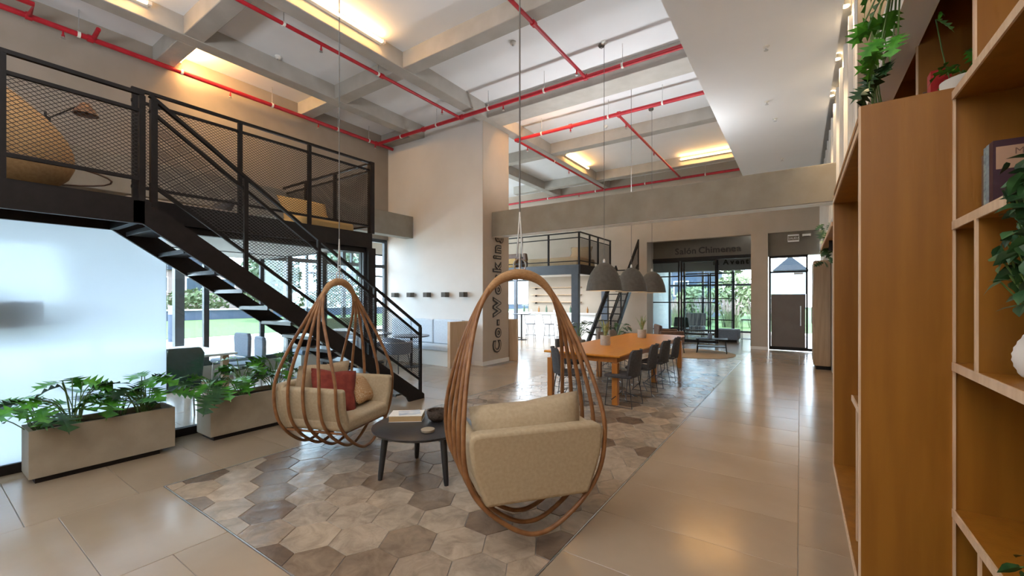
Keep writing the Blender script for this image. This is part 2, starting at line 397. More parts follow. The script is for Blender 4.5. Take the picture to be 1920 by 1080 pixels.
a_ = .194
def clip(poly, x0, x1, y0, y1):
    def cut(P, ax, val, sgn):
        out = []
        for i in range(len(P)):
            p, q = P[i], P[(i+1) % len(P)]; dp, dq = (p[ax]-val)*sgn, (q[ax]-val)*sgn
            if dp >= 0: out.append(p)
            if dp*dq < 0:
                t = dp/(dp-dq); out.append((p[0]+(q[0]-p[0])*t, p[1]+(q[1]-p[1])*t))
        return out
    for ax, val, s in ((0, x0, 1), (0, x1, -1), (1, y0, 1), (1, y1, -1)):
        poly = cut(poly, ax, val, s)
        if len(poly) < 3: return None
    return poly
def hexpoly(cx, cy, r): return [(cx+r*math.cos(R(60*k)), cy+r*math.sin(R(60*k))) for k in range(6)]
def hexprism(P, ctr):
    n = len(P); V = [(x, y, -.02) for x, y in P] + [(x, y, -.003) for x, y in P] + [(ctr[0]+(x-ctr[0])*.985, ctr[1]+(y-ctr[1])*.985, 0) for x, y in P]
    F = [(i, (i+1) % n, n+(i+1) % n, n+i) for i in range(n)] + [(n+i, n+(i+1) % n, 2*n+(i+1) % n, 2*n+i) for i in range(n)] + [tuple(range(2*n, 3*n))]
    return MB().add(V, F)
hexes = []
for i in range(-12, 8):
    for j in range(-6, 36):
        cx = -2.14 + i*1.5*a_; cy = 1.92 + (j + (.5 if i % 2 else 0))*math.sqrt(3)*a_
        P = clip(hexpoly(cx, cy, a_-.0022), HX0+.012, HX1-.012, HY0+.012, HY1-.012)
        if P and len(P) >= 3:
            full = len(P) == 6 and cx-a_ > HX0 and cx+a_ < HX1 and cy-.168 > HY0 and cy+.168 < HY1
            ar = abs(sum(P[k][0]*P[(k+1) % len(P)][1]-P[(k+1) % len(P)][0]*P[k][1] for k in range(len(P))))/2
            if ar > .002: hexes.append((cx*cx+cy*cy, cx, cy, P, full))
hexes.sort(key=lambda h: h[0])
proto = None; rest = MB()
for k, (_, cx, cy, P, full) in enumerate(hexes):
    if k < 300:
        if full:
            if proto is None: proto = hexprism(hexpoly(0, 0, a_-.0022), (0, 0)).build('hexagonal_tile', m_hex, floor); proto.location = (cx, cy, random.uniform(-.0006, .0006))
            else: share(proto, 'hexagonal_tile', (cx, cy, random.uniform(-.0006, .0006)), floor)
        else:
            mx = sum(p[0] for p in P)/len(P); my = sum(p[1] for p in P)/len(P)
            o = hexprism([(x-mx, y-my) for x, y in P], (0, 0)).build('hexagonal_tile', m_hex, floor); o.location = (mx, my, 0)
    else:
        m_ = hexprism(P, (cx, cy)); rest.add(m_.v, m_.f)
rest.build('far_hexagonal_tiles', m_hex, floor, kind='stuff')
for a, b, c, d in ((HX0, HX0+.008, HY0, HY1), (HX1-.008, HX1, HY0, HY1), (HX0, HX1, HY0, HY0+.008), (HX0, HX1, HY1-.008, HY1)):
    box('edge_strip', m_steel, a, b, c, d, -.02, .0012, floor)

# ---- ceiling slab with a grid of concrete beams
CZ, BZ = 6.13, 5.83
ceil = struct(box('ceiling', m_ceil, -14.2, 1.3, -4.2, 15.7, CZ, CZ+.25))
for x in (-8.43, -6.30): box('beam', m_conc, x, x+.28, -4.1, 15.5, BZ, CZ+.01, ceil, bevel=.012)
for y, w in ((-2.65, .28), (-.03, .28), (2.6, .28), (5.25, .28), (10.8, .28), (14.15, .28)):
    for x0, x1 in ((-9.6, -8.43), (-8.15, -6.30), (-6.02, .5)): box('beam', m_conc, x0, x1, y, y+w, BZ+.003, CZ+.01, ceil, bevel=.012)
box('beam', m_conc, -6.02, .5, 7.78, 8.36, BZ-.02, CZ+.01, ceil, bevel=.012)
box('beam', m_conc, -9.6, -8.43, 7.6, 7.85, BZ+.003, CZ+.01, ceil, bevel=.012)
# dropped white soffit on the right
box('soffit', m_soffit, -1.25, .40, -4.1, 15.5, 4.85, 5.6, ceil)
box('soffit_return', m_soffit, .40, .97, -4.1, 15.5, 5.05, 5.6, ceil)

# ---- walls
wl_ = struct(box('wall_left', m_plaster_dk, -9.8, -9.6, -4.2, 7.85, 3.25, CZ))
box('sky_block_panel', m_plaster_dk, -9.66, -9.60, -4.2, 4.40, 2.52, 3.25, wl_); box('kerb', m_conc, -9.8, -9.6, -4.2, 7.85, 0, .28, wl_)  # upper panel added to block the bright window strip behind the mezzanine
wc = struct(box('wall_centre', m_white, -9.8, -6.21, 7.85, 8.92, 0, CZ))
box('pier_face', m_plaster, -6.215, -6.2, 7.852, 8.92, 0, BZ+.2, wc)
bb = struct(box('baseboard_centre', m_base, -6.2, -6.188, 7.84, 8.925, 0, .1)); box('baseboard_return', m_base, -6.45, -6.188, 7.838, 7.85, 0, .1, bb)
wf = struct(box('wall_far', m_plaster, -4.62, .5, 15.5, 15.75, 3.66, CZ))
box('wall_panel', m_plaster, -9.72, -4.62, 15.5, 15.75, 0, CZ, wf); box('wall_panel_over', m_plaster, -14.2, -9.72, 15.5, 15.75, 3.2, CZ, wf); box('wall_panel_under', m_plaster, -14.2, -9.72, 15.5, 15.75, 0, .85, wf)
box('pillar', m_plaster, -1.29, -.83, 15.4, 15.9, 0, 3.665, wf)
box('pillar_base', m_base, -1.30, -.82, 15.388, 15.4, 0, .09, wf)
wr = struct(box('wall_right', m_plaster, .97, 1.2, -4.2, 5.06, 0, CZ))
box('wall_upper', m_white, .50, .97, 5.06, 15.5, 2.62, CZ, wr)
box('wall_lower', m_plaster, .58, .97, 5.06, 15.5, 0, 2.62, wr)
wb = struct(box('wall_bar', m_plaster, -14.2, -14.0, 8.0, 15.5, 3.4, CZ)); box('bar_plinth', m_plaster, -14.2, -14.0, 8.0, 15.5, 0, .3, wb)
wk = struct(box('wall_behind', m_plaster, -9.8, 1.2, -4.4, -4.2, 0, CZ))
# concrete tie beams
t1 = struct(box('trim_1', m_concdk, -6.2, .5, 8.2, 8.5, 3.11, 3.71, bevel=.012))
box('underside_bounce', m_base, -6.2, .5, 8.215, 8.485, 3.104, 3.11, t1)  # pale panel: floor-bounced light painted onto the beam's underside
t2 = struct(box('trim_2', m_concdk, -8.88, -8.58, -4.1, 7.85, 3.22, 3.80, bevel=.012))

# ---- facade glazing on the left (window_1): frame, mullions, transom, panes
def window(name, axis, pos, a0, a1, z0, z1, stops, rails, mat=None, w=.07, dep=.09, pane=True):
    """axis 'y': plane x=pos spanning y a0..a1; axis 'x': plane y=pos spanning x"""
    mat = mat or m_frame
    def bx(n, m, u0, u1, v0, v1, d, par=None, **k):
        if axis == 'y': return box(n, m, pos-d/2, pos+d/2, u0, u1, v0, v1, par, **k)
        return box(n, m, u0, u1, pos-d/2, pos+d/2, v0, v1, par, **k)
    root = struct(bx(name, mat, a0, a1, z0, z0+w, dep))
    bx('head', mat, a0, a1, z1-w, z1, dep, root)
    ss = [a0+w/2] + list(stops) + [a1-w/2]
    for s in ss: bx('mullion', mat, s-w/2, s+w/2, z0+w, z1-w, dep, root)
    zs = [z0+w] + list(rails) + [z1-w]
    for r in rails: bx('transom', mat, a0+w, a1-w, r-w/2, r+w/2, dep*.8, root)
    if pane:
        for i in range(len(ss)-1):
            for j in range(len(zs)-1):
                bx('pane', m_glass, ss[i]+w/2, ss[i+1]-w/2, zs[j]+(w/2 if j else 0), zs[j+1]-(w/2 if j < len(zs)-2 else 0), .012, root)
    return root
window('window_1', 'y', -9.7, -4.2, 7.85, .28, 3.25, (-1.5, .2, 1.9, 3.46, 5.05, 6.5), (2.5,), w=.09)
window('window_2', 'y', -14.1, 8.0, 15.5, .3, 3.4, (9.8, 11.6, 13.4), (2.5,))
window('window_7', 'x', 15.62, -14.1, -9.72, .85, 3.2, (-12.6, -11.2), (2.4,))
# glazed front of the meeting room under the mezzanine: frosted stretch, then clear panes
GX = -5.97
w3 = struct(box('window_3', m_black, GX-.04, GX+.04, -4.2, 4.43, 0, .09))
box('head', m_black, GX-.04, GX+.04, -4.2, 4.43, 2.36, 2.45, w3)
for y0, y1 in ((-4.2, -1.9), (-1.9, .2), (.2, 1.745)): box('frosted_pane', m_frost, GX-.006, GX+.006, y0+.003, y1-.003, .09, 2.36, w3)
box('pane', m_glass, GX-.006, GX+.006, 1.755, 3.1, .09, 2.36, w3); box('pane', m_glass, GX-.006, GX+.006, 3.11, 4.38, .09, 2.36, w3)
box('mullion', m_frame, GX-.02, GX+.02, 4.36, 4.43, .09, 2.36, w3)
w4 = window('window_4', 'x', 4.43, -9.55, -6.05, 0, 2.50, (-8.4, -7.2), (), w=.06)

# ---- hall of the far room: header with lettering, steel and glass doors, inner garden doors
SY = 16.3
hd = struct(box('wall_salon', m_hdr, -4.9, -1.28, SY, SY+.2, 3.05, 3.9))
box('recess_ceiling', m_hdr, -4.9, -1.28, 15.75, SY+.2, 3.9, 4.0, hd); box('reveal', m_plaster, -4.9, -4.62, 15.75, SY, 0, 3.9, hd)
box('inner_wall', M('grey_green_wall', (.30, .34, .33), rough=.8), -5.7, -5.5, 16.5, 22.2, 0, 3.6, hd)
box('back_return', m_plaster, -5.5, -4.9, SY, SY+.2, 0, 3.9, hd)
box('inner_ceiling', m_ceil, -5.7, .6, 16.5, 22.2, 3.45, 3.6, hd); box('right_return', m_plaster, -1.28, -1.1, 15.9, 22.2, 0, 3.6, hd)
def steel_leaf(name, x0, x1, y, z1, rails, dark=m_black, w=.05):
    root = struct(box(name, dark, x0, x1, y-.03, y+.03, .02, .12))
    box('top_rail', dark, x0, x1, y-.03, y+.03, z1-w, z1, root)
    for x in (x0, x1-w): box('stile', dark, x, x+w, y-.03, y+.03, .12, z1-w, root)
    for r in rails: box('glazing_bar', dark, x0+w, x1-w, y-.02, y+.02, r-.02, r+.02, root)
    zs = [.12] + list(rails) + [z1-w]
    for i in range(len(zs)-1): box('pane', m_glass, x0+w, x1-w, y-.005, y+.005, zs[i]+(.02 if i else 0), zs[i+1]-(.02 if i < len(zs)-2 else 0), root)
    return root
tk = struct(box('trim_3', m_black, -4.9, -1.28, SY-.06, SY-.0, 2.98, 3.1))
steel_leaf('door_1', -4.86, -3.66, SY, 2.98, (.46, 1.46, 2.42)); steel_leaf('door_2', -3.62, -2.42, SY, 2.98, (.46, 1.46, 2.42))
steel_leaf('door_3', -3.55, -2.38, SY+.12, 2.98, (.46, 1.46, 2.42))
box('inner_header', M('inner_header_grey', (.28, .27, .26), rough=.8), -5.5, -1.28, 19.0, 19.2, 2.75, 3.45, hd)
steel_leaf('door_4', -4.2, -3.2, 19.6, 2.7, (.7, 1.6, 2.3)); steel_leaf('door_5', -3.2, -2.25, 19.75, 2.7, (.7, 1.6, 2.3))
window('window_5', 'x', 22.2, -5.5, -1.1, 0, 3.45, (-3.9, -2.6), (2.25,), w=.1)

# ---- entrance door right of the pillar
dh = struct(box('wall_door', m_hdr, -.83, .58, 15.55, 15.75, 2.93, 3.665))
d6 = struct(box('door_6', m_black, -.80, .20, 15.42, 15.50, .02, .12))
for x in (-.80, .15): box('stile', m_black, x, x+.05, 15.42, 15.50, .12, 2.9, d6)
box('top_rail', m_black, -.80, .20, 15.42, 15.50, 2.86, 2.93, d6); box('transom', m_black, -.75, .15, 15.42, 15.50, 2.40, 2.45, d6)
box('closer', m_steel, -.15, .08, 15.38, 15.42, 2.33, 2.39, d6)
box('frosted_pane', m_frost, -.75, .15, 15.455, 15.465, 1.74, 2.40, d6); box('fanlight_pane', m_glass, -.75, .15, 15.455, 15.465, 2.45, 2.86, d6)
dp = box('film_panel', m_taupe, -.74, .135, 15.44, 15.475, .12, 1.73, d6)
hnd = MB().tube([(.02, 15.36, .78), (.02, 15.36, 1.38)], .016, 8).tube([(.02, 15.36, .9), (.02, 15.44, .9)], .012, 6).tube([(.02, 15.36, 1.26), (.02, 15.44, 1.26)], .012, 6).build('handle', m_steel, dp, smooth=60)
w6 = struct(box('window_6', m_black, .20, .58, 15.43, 15.49, .02, .1)); box('stile', m_black, .52, .58, 15.43, 15.49, .1, 2.93, w6); box('pane', m_glass, .20, .52, 15.455, 15.465, .1, 2.93, w6)

# ---- battens on the lit wall above the beam
for i in range(15): box('batten', m_white, .46, .50, 5.5+i*.66, 5.56+i*.66, 2.9, 4.84, wr)
# ================================================================ MEZZANINE AND STAIR
m_mesh = M('expanded_metal', (.022, .016, .014), rough=.5)
def clip_line(poly, n, d):
    """segment of the line n.p = d inside a convex polygon"""
    pts = []
    for i in range(len(poly)):
        p, q = poly[i], poly[(i+1) % len(poly)]
        a, b = n[0]*p[0]+n[1]*p[1]-d, n[0]*q[0]+n[1]*q[1]-d
        if a*b < 0: t = a/(a-b); pts.append((p[0]+(q[0]-p[0])*t, p[1]+(q[1]-p[1])*t))
    return pts[:2] if len(pts) >= 2 else None
def mesh_panel(parent, axis, pos, poly, px_=.046, pz=.034, w=.0042, name='mesh_panel'):
    """expanded-metal infill: two families of slanted strands; poly in (y,z) for axis 'x', (x,z) for axis 'y'"""
    mb = MB(); 
    for s in (1, -1):
        n = Vector((1/px_, s/pz)); L = n.length; nn = n/L; step = 1/L
        ds = [nn[0]*p[0]+nn[1]*p[1] for p in poly]; k = math.ceil(min(ds)/step)
        while k*step < max(ds):
            sg = clip_line(poly, nn, k*step)
            if sg:
                (a0, b0), (a1, b1) = sg
                o = .002*s
                A, B = ((pos+o, a0, b0), (pos+o, a1, b1)) if axis == 'x' else ((a0, pos+o, b0), (a1, pos+o, b1))
                if (Vector(A)-Vector(B)).length > .01: mb.bar(A, B, .004, w) if axis == 'x' else mb.bar(A, B, .004, w)
            k += 1
    return mb.build(name, m_mesh, parent, kind='stuff')

def rail_run(parent, axis, pos, u0, u1, zf, zt, posts, second=.125, bottom=.14, pw=.045, mesh=True, mat=None, ptop=None):
    mat = mat or m_black
    def bx(n, a, b, z0, z1, d): 
        return box(n, mat, pos-d/2, pos+d/2, a, b, z0, z1, parent) if axis == 'x' else box(n, mat, a, b, pos-d/2, pos+d/2, z0, z1, parent)
    bx('handrail', u0, u1, zt-.032, zt, .04); bx('mid_rail', u0, u1, zt-second-.03, zt-second, .03); bx('bottom_rail', u0, u1, zf+bottom-.03, zf+bottom, .03)
    for p in posts: bx('baluster', p-pw/2, p+pw/2, zf, zt-.035, pw)
    if mesh: mesh_panel(parent, axis, pos, [(u0, zf+bottom), (u1, zf+bottom), (u1, zt-second-.03), (u0, zt-second-.03)])

MX = -5.93
mz = thing('mezzanine', 'dark steel mezzanine deck with mesh railing over the frosted glass room at left', 'mezzanine', (-7.4, 2.0, 0))
box('deck', m_black, -8.56, MX, -4.1, 4.45, 2.52, 2.66, mz)
box('ceiling_panel', m_white, -9.58, MX-.06, -4.1, 4.38, 2.45, 2.52, mz)
box('edge_beam', m_black, MX, MX+.06, -4.1, 4.47, 2.44, 2.68, mz); box('edge_beam', m_black, -8.56, MX, 4.45, 4.51, 2.44, 2.68, mz)
box('column', m_black, MX-.08, MX+.06, 4.40, 4.54, 0, 2.44, mz)
box('back_beam', m_black, -8.56, -8.48, -4.1, 4.45, 2.44, 2.68, mz)
rail_run(mz, 'x', MX+.03, 1.42, 4.5, 2.68, 3.87, (1.45, 2.48, 3.4), pw=.045)
box('corner_post', m_black, MX-.01, MX+.07, 4.43, 4.51, 2.68, 3.87, mz)
rail_run(mz, 'y', 4.47, -8.7, MX, 2.68, 3.87, (-8.68, -7.87, -6.92), pw=.05)

st = thing('steel_stair', 'dark open-riser steel stair with a landing and mesh balustrade rising to the mezzanine', 'staircase', (-5.4, 3.2, 0))
SX0, SX1 = -5.80, -5.0
SL = .70
m_tread = M('tread_steel', (.035, .036, .038), (.05, .05, .052), 10, rough=.3)
for x0, x1, c0, c1 in ((SX1-.04, SX1, 4.56, 4.91), (SX0, SX0+.04, 4.53, 4.84)):
    MB().prism([(1.23, 2.30), (c0-2.30/SL, 2.30), (c0-.07/SL, .07), (c0-.06, 0), (c1-.1, 0), (c1-.1, .07), (c1-2.5/SL, 2.5), (1.23, 2.5)], x0, x1, 'x').build('stringer', m_black, st)
for k in range(12):
    y = 1.345+.265*k; z = 2.256-.194*k
    MB().box(SX0+.04, SX1-.04, y, y+.245, z, z+.03).box(SX0+.04, SX1-.04, y, y+.012, z-.012, z).build('tread', m_tread, st)
box('landing', m_black, SX0, SX1-.04, -4.1, 1.30, 2.40, 2.49, st)
box('landing_beam', m_black, SX1-.05, SX1, -4.1, 1.30, 2.29, 2.51, st); box('landing_beam', m_black, SX0, SX0+.05, -4.1, 1.30, 2.30, 2.51, st)
box('landing_end', m_black, SX0, SX1, 1.22, 1.28, 2.30, 2.50, st)
rail_run(st, 'x', SX1-.025, -4.1, 1.30, 2.51, 3.51, (-2.6, -1.1, .455, 1.285), second=.16, bottom=.21)
zt = lambda y: 3.51 - .69*(y-1.36)
sb = lambda y: SL*(4.9-y)
XR = SX1-.025
MB().bar((XR, 1.34, zt(1.34)-.02), (XR, 4.75, zt(4.75)-.02), .042, .032).build('stair_handrail', m_black, st)
MB().bar((XR, 1.34, zt(1.34)-.16), (XR, 4.75, zt(4.75)-.16), .03, .03).build('stair_mid_rail', m_black, st)
MB().bar((XR, 1.34, sb(1.34)+.19), (XR, 4.75, sb(4.75)+.19), .03, .03).build('stair_bottom_rail', m_black, st)
box('newel_post', m_black, XR-.03, XR+.03, 1.345, 1.395, 2.45, 3.47, st)
for y in (2.17, 3.02, 3.87, 4.745): box('stair_baluster', m_black, XR-.02, XR+.02, y-.02, y+.02, max(.0, sb(y)-.05), zt(y)-.03, st)
mesh_panel(st, 'x', XR, [(1.4, sb(1.4)+.2), (4.73, sb(4.73)+.2), (4.73, zt(4.73)-.17), (1.4, zt(1.4)-.17)], name='stair_mesh')

# second mezzanine with its ladder stair, deep in the hall
m2 = thing('mezzanine', 'smaller blue-grey steel mezzanine above the bar behind the dining table', 'mezzanine', (-8.0, 13.4, 0))
box('deck', m_mezzgrey, -11.9, -5.75, 12.2, 14.75, 2.52, 2.66, m2); box('ceiling_panel', m_white, -11.9, -5.8, 12.26, 14.7, 2.46, 2.52, m2)
box('edge_beam', m_mezzgrey, -11.9, -5.75, 12.12, 12.2, 2.38, 2.68, m2); box('edge_beam', m_black, -5.75, -5.68, 12.12, 14.75, 2.38, 2.68, m2)
for x, y in ((-5.85, 12.16), (-11.2, 12.16), (-5.85, 14.6)): box('column', m_mezzgrey, x-.13, x+.10, y-.08, y+.08, 0, 2.38, m2)
def light_rail(p, axis, pos, u0, u1, zf, zt, posts):
    def bx(n, a, b, z0, z1, d):
        return box(n, m_black, pos-d/2, pos+d/2, a, b, z0, z1, p) if axis == 'x' else box(n, m_black, a, b, pos-d/2, pos+d/2, z0, z1, p)
    bx('handrail', u0, u1, zt-.035, zt, .05); bx('mid_rail', u0, u1, zt-.2, zt-.17, .03); bx('bottom_rail', u0, u1, zf+.1, zf+.13, .03)
    for q in posts: bx('baluster', q-.025, q+.025, zf, zt, .05)
light_rail(m2, 'y', 12.16, -11.9, -5.75, 2.68, 3.72, (-10.3, -9.0, -7.9, -6.85, -5.75))
light_rail(m2, 'x', -5.72, 12.16, 14.75, 2.68, 3.72, (12.9, 13.6, 14.72))
mesh_panel(m2, 'x', -5.72, [(12.2, 2.8), (14.7, 2.8), (14.7, 3.5), (12.2, 3.5)], .05, .04)
s2 = thing('ladder_stair', 'narrow steep dark steel stair behind the pendant lamps', 'staircase', (-5.2, 14, 0))
for x in (-5.62, -4.82): MB().bar((x, 12.35, .0), (x, 15.1, 2.75), .05, .2).build('stringer', m_black, s2)
for k in range(12): z = .22*(k+1); y = 12.35+(2.75)*(z/2.75); box('tread', m_black, -5.6, -4.84, y-.1, y+.1, z-.02, z+.01, s2)
for x in (-4.80,):
    MB().bar((x, 12.35, 1.0), (x, 15.1, 3.72), .04, .04).build('handrail', m_black, s2)
    MB().bar((x, 12.35, .86), (x, 15.1, 3.58), .03, .03).build('mid_rail', m_black, s2)
    for y in (12.4, 13.3, 14.2, 15.08): box('baluster', m_black, x-.02, x+.02, y-.02, y+.02, y-12.35, y-12.35+1.0, s2)
    mesh_panel(s2, 'x', x, [(12.4, .25), (15.05, 2.87), (15.05, 3.5), (12.4, .85)], .05, .04)

# ================================================================ SPRINKLER PIPES, CEILING LIGHTS, DETECTORS
PZ = 5.74
def pipe(name, label, path, r=.036, rises=(), hangers=(), heads=(), couplings=()):
    t = thing(name, label, 'pipe', path[0])
    MB().tube(path, r, 10).build('pipe_run', m_red, t, smooth=60)
    for h in hangers:
        MB().tube([(h[0], h[1], h[2]+r), (h[0], h[1], CZ-.001)], .006, 6).build('hanger_rod', m_steel, t)
        d = Vector(path[-1])-Vector(path[0]); a = abs(d.y) > abs(d.x)
        MB().tube([(h[0], h[1]-.018, h[2]), (h[0], h[1]+.018, h[2])] if a else [(h[0]-.018, h[1], h[2]), (h[0]+.018, h[1], h[2])], r+.008, 10).build('hanger_clip', m_base, t, smooth=60)
    for h in heads:
        hd_ = MB().lathe([(.013, -.02-r), (.013, -.05-r), (.02, -.055-r), (.02, -.075-r)], 8, h).tube([(h[0], h[1], h[2]), (h[0], h[1], h[2]-r-.03)], .012, 6).build('drop', m_red, t)
        MB().lathe([(.008, -.075-r), (.012, -.09-r), (.028, -.10-r), (.028, -.104-r)], 10, h).build('sprinkler_head', m_steel, hd_)
    for c in couplings:
        d = Vector(c[1]).normalized(); p = Vector(c[0])
        MB().tube([p-d*.035, p+d*.035], r+.016, 10).build('coupling', m_red, t, smooth=60)
    return t
Yd = (0, 1, 0); Xd = (1, 0, 0)
p1 = pipe('sprinkler_pipe', 'red sprinkler main running along the top of the left wall', [(-9.33, -4, PZ), (-9.33, 7.78, PZ)], .042,
     hangers=[(-9.33, y, PZ) for y in (1.62, 2.95, 4.55, 6.1, 7.0)], heads=[(-9.33, y, PZ) for y in (1.45, 3.75, 5.6, 7.2)], couplings=[((-9.33, 1.1, PZ), Yd), ((-9.33, 1.75, PZ), Yd), ((-9.33, 7.25, PZ), Yd)])
MB().tube([(-9.33, 1.1, PZ), (-8.9, 1.1, PZ), (-8.9, -3.5, PZ)], .036, 10).build('branch', m_red, p1, smooth=60); MB().tube([(-9.33, 1.78, PZ), (-9.0, 1.78, PZ+.05)], .03, 10).build('stub', m_red, p1, smooth=60)
pipe('sprinkler_pipe', 'red sprinkler pipe crossing the hall in front of the thick concrete ceiling beam', [(-9.33, 7.28, PZ), (-1.1, 7.28, PZ)], .042,
     hangers=[(x, 7.28, PZ) for x in (-8.4, -7.15, -5.6, -4.2, -2.6)], heads=[(-5.2, 7.28, PZ)], couplings=[((-7.6, 7.28, PZ), Xd), ((-6.37, 7.28, PZ), Xd), ((-3.31, 7.28, PZ), Xd)])
pipe('sprinkler_pipe', 'red sprinkler branch running lengthwise under the central ceiling beam', [(-6.42, -3.9, PZ), (-6.42, 7.24, PZ)], .03,
     hangers=[(-6.42, y, PZ) for y in (3.3, 5.02)], heads=[(-6.42, y, PZ) for y in (3.9, 6.7)], couplings=[((-6.42, 5.1, PZ), Yd)])
pipe('sprinkler_pipe', 'red sprinkler branch running lengthwise over the open centre of the hall', [(-3.31, -3.9, PZ), (-3.31, 7.24, PZ)], .03,
     hangers=[(-3.31, y, PZ) for y in (2.9, 5.42)], heads=[(-3.31, y, PZ) for y in (4.0, 6.9)], couplings=[((-3.31, 5.42, PZ), Yd)])
pipe('sprinkler_pipe', 'red sprinkler pipe crossing behind the thick beam, second of the cross runs', [(-6.15, 9.15, PZ), (-1.1, 9.15, PZ)], .042,
     hangers=[(x, 9.15, PZ) for x in (-5.35, -3.6, -2.4)], heads=[(-4.55, 9.15, PZ)], couplings=[((-4.55, 9.15, PZ), Xd), ((-3.35, 9.15, PZ), Xd)])
pipe('sprinkler_pipe', 'thin red sprinkler branch leading from the pier into the far bay', [(-6.12, 9.15, PZ), (-6.12, 15.2, PZ)], .03, heads=[(-6.12, y, PZ) for y in (9.7, 12.2)], couplings=[((-6.12, 9.2, PZ), Yd)], hangers=[(-6.12, 11.2, PZ)])
pipe('sprinkler_pipe', 'thin red sprinkler branch running into the far bay above the pendant lamps', [(-3.38, 9.19, PZ), (-3.38, 15.2, PZ)], .03, heads=[(-3.38, y, PZ) for y in (9.7, 12.0)], couplings=[((-3.38, 9.22, PZ), Yd)])
pipe('sprinkler_pipe', 'red sprinkler pipe along the far wall just above the deep concrete beam', [(-11, 15.22, PZ), (-1.1, 15.22, PZ)], .042, hangers=[(x, 15.22, PZ) for x in (-8.6, -6.5, -4.6, -2.6)], heads=[(-7.2, 15.22, PZ)])

def strip(label, a, b, out):
    a, b, out = Vector(a), Vector(b), Vector(out)
    t = thing('strip_light', label, 'light', a)
    MB().bar(a, b, .07, .05).build('housing', m_base, t)
    MB().tube([a+out*.055+(b-a).normalized()*.03, b+out*.055-(b-a).normalized()*.03], .019, 10).build('tube', m_tube, t, smooth=60)
    for p in (a, b): MB().bar(p+out*.02, p+out*.08, .05, .05).build('end_cap', m_base, t)
strip('warm strip light on the central ceiling beam nearest the camera', (-5.985, 2.95, 6.03), (-5.985, 4.75, 6.03), (1, 0, 0))
strip('warm strip light on the ceiling beam near the left wall, cut by the top edge', (-8.115, .25, 6.03), (-8.115, 2.15, 6.03), (1, 0, 0))
strip('warm strip light hidden behind a cross beam above the mezzanine railing', (-9.5, 2.915, 6.0), (-8.5, 2.915, 6.0), (0, 1, 0))
lamp('AREA', (-9.0, 2.99, 5.98), 26, (1, .58, .22), .95, (R(70), 0, 0), .06)
strip('short warm strip light on the beam in the far bay beside the pier', (-5.985, 11.6, 6.03), (-5.985, 13.3, 6.03), (1, 0, 0))
strip('warm strip light on the last cross beam beside the white soffit', (-3.15, 14.115, 6.02), (-1.3, 14.115, 6.02), (0, -1, 0))
strip('warm strip light hidden behind the thick cross beam next to the pier', (-5.7, 8.385, 6.0), (-4.4, 8.385, 6.0), (0, 1, 0))
def detector(name, label, x, y, z, mat):
    t = thing(name, label, 'detector', (x, y, z)); MB().lathe([(.055, 0), (.06, -.02), (.045, -.045), (.02, -.055)], 16, (x, y, z)).build('base', mat, t, smooth=40)
    MB().lathe([(.018, -.055), (.018, -.068), (.01, -.075)], 10, (x, y, z)).build('sensor', m_steel, t)
detector('smoke_detector', 'white smoke detector on the ceiling bay above the stair', -8.05, 4.03, CZ, m_base)
detector('smoke_detector', 'white smoke detector near the hanging rope of the nearer chair', -4.18, 6.15, CZ, m_base)
detector('motion_sensor', 'dark round sensor on the ceiling left of the soffit, in front of the thick beam', -2.92, 7.1, CZ, m_pend)
detector('motion_sensor', 'dark round sensor on the ceiling behind the thick beam', -2.93, 10.16, CZ, m_pend)
detector('smoke_detector', 'small white smoke detector in the far ceiling bay', -4.2, 10.5, CZ, m_base)
for (x, y), w in zip(((-.36, 6.33), (-.45, 8.1), (-.37, 8.95), (-.34, 11.6)), ('nearest the camera', 'second from the camera', 'third from the camera', 'farthest from the camera')):
    t = thing('soffit_sprinkler', 'small chrome sprinkler head in the white soffit, ' + w, 'sprinkler', (x, y, 4.85)); MB().lathe([(.04, 0), (.038, -.008), (.012, -.012), (.012, -.03)], 14, (x, y, 4.85)).build('rose', m_base, t, smooth=40)
    MB().lathe([(.008, -.03), (.008, -.045), (.026, -.05), (.026, -.054)], 12, (x, y, 4.85)).build('deflector', m_steel, t)
m_dl = emis('downlight_lens', (1, .75, .45), 40)
for y, w in ((4.9, 'nearest'), (6.2, 'second'), (7.5, 'third'), (8.8, 'fourth')):
    t = thing('wall_downlight', f'warm recessed downlight washing the batten wall right of the soffit, {w} from the camera', 'light', (.435, y, 4.95))
    MB().lathe([(.045, 0), (.05, -.06), (.04, -.06), (.035, -.02)], 16, (.435, y, 5.04), cap0=False, cap1=False).build('ring', m_base, t, smooth=40); MB().lathe([(.034, -.03), (.034, -.04)], 14, (.435, y, 5.04)).build('lens', m_dl, t)
    lamp('SPOT', (.435, y, 4.97), 90, (1, .72, .42), .03, (R(0), R(-4), 0), spot=95)
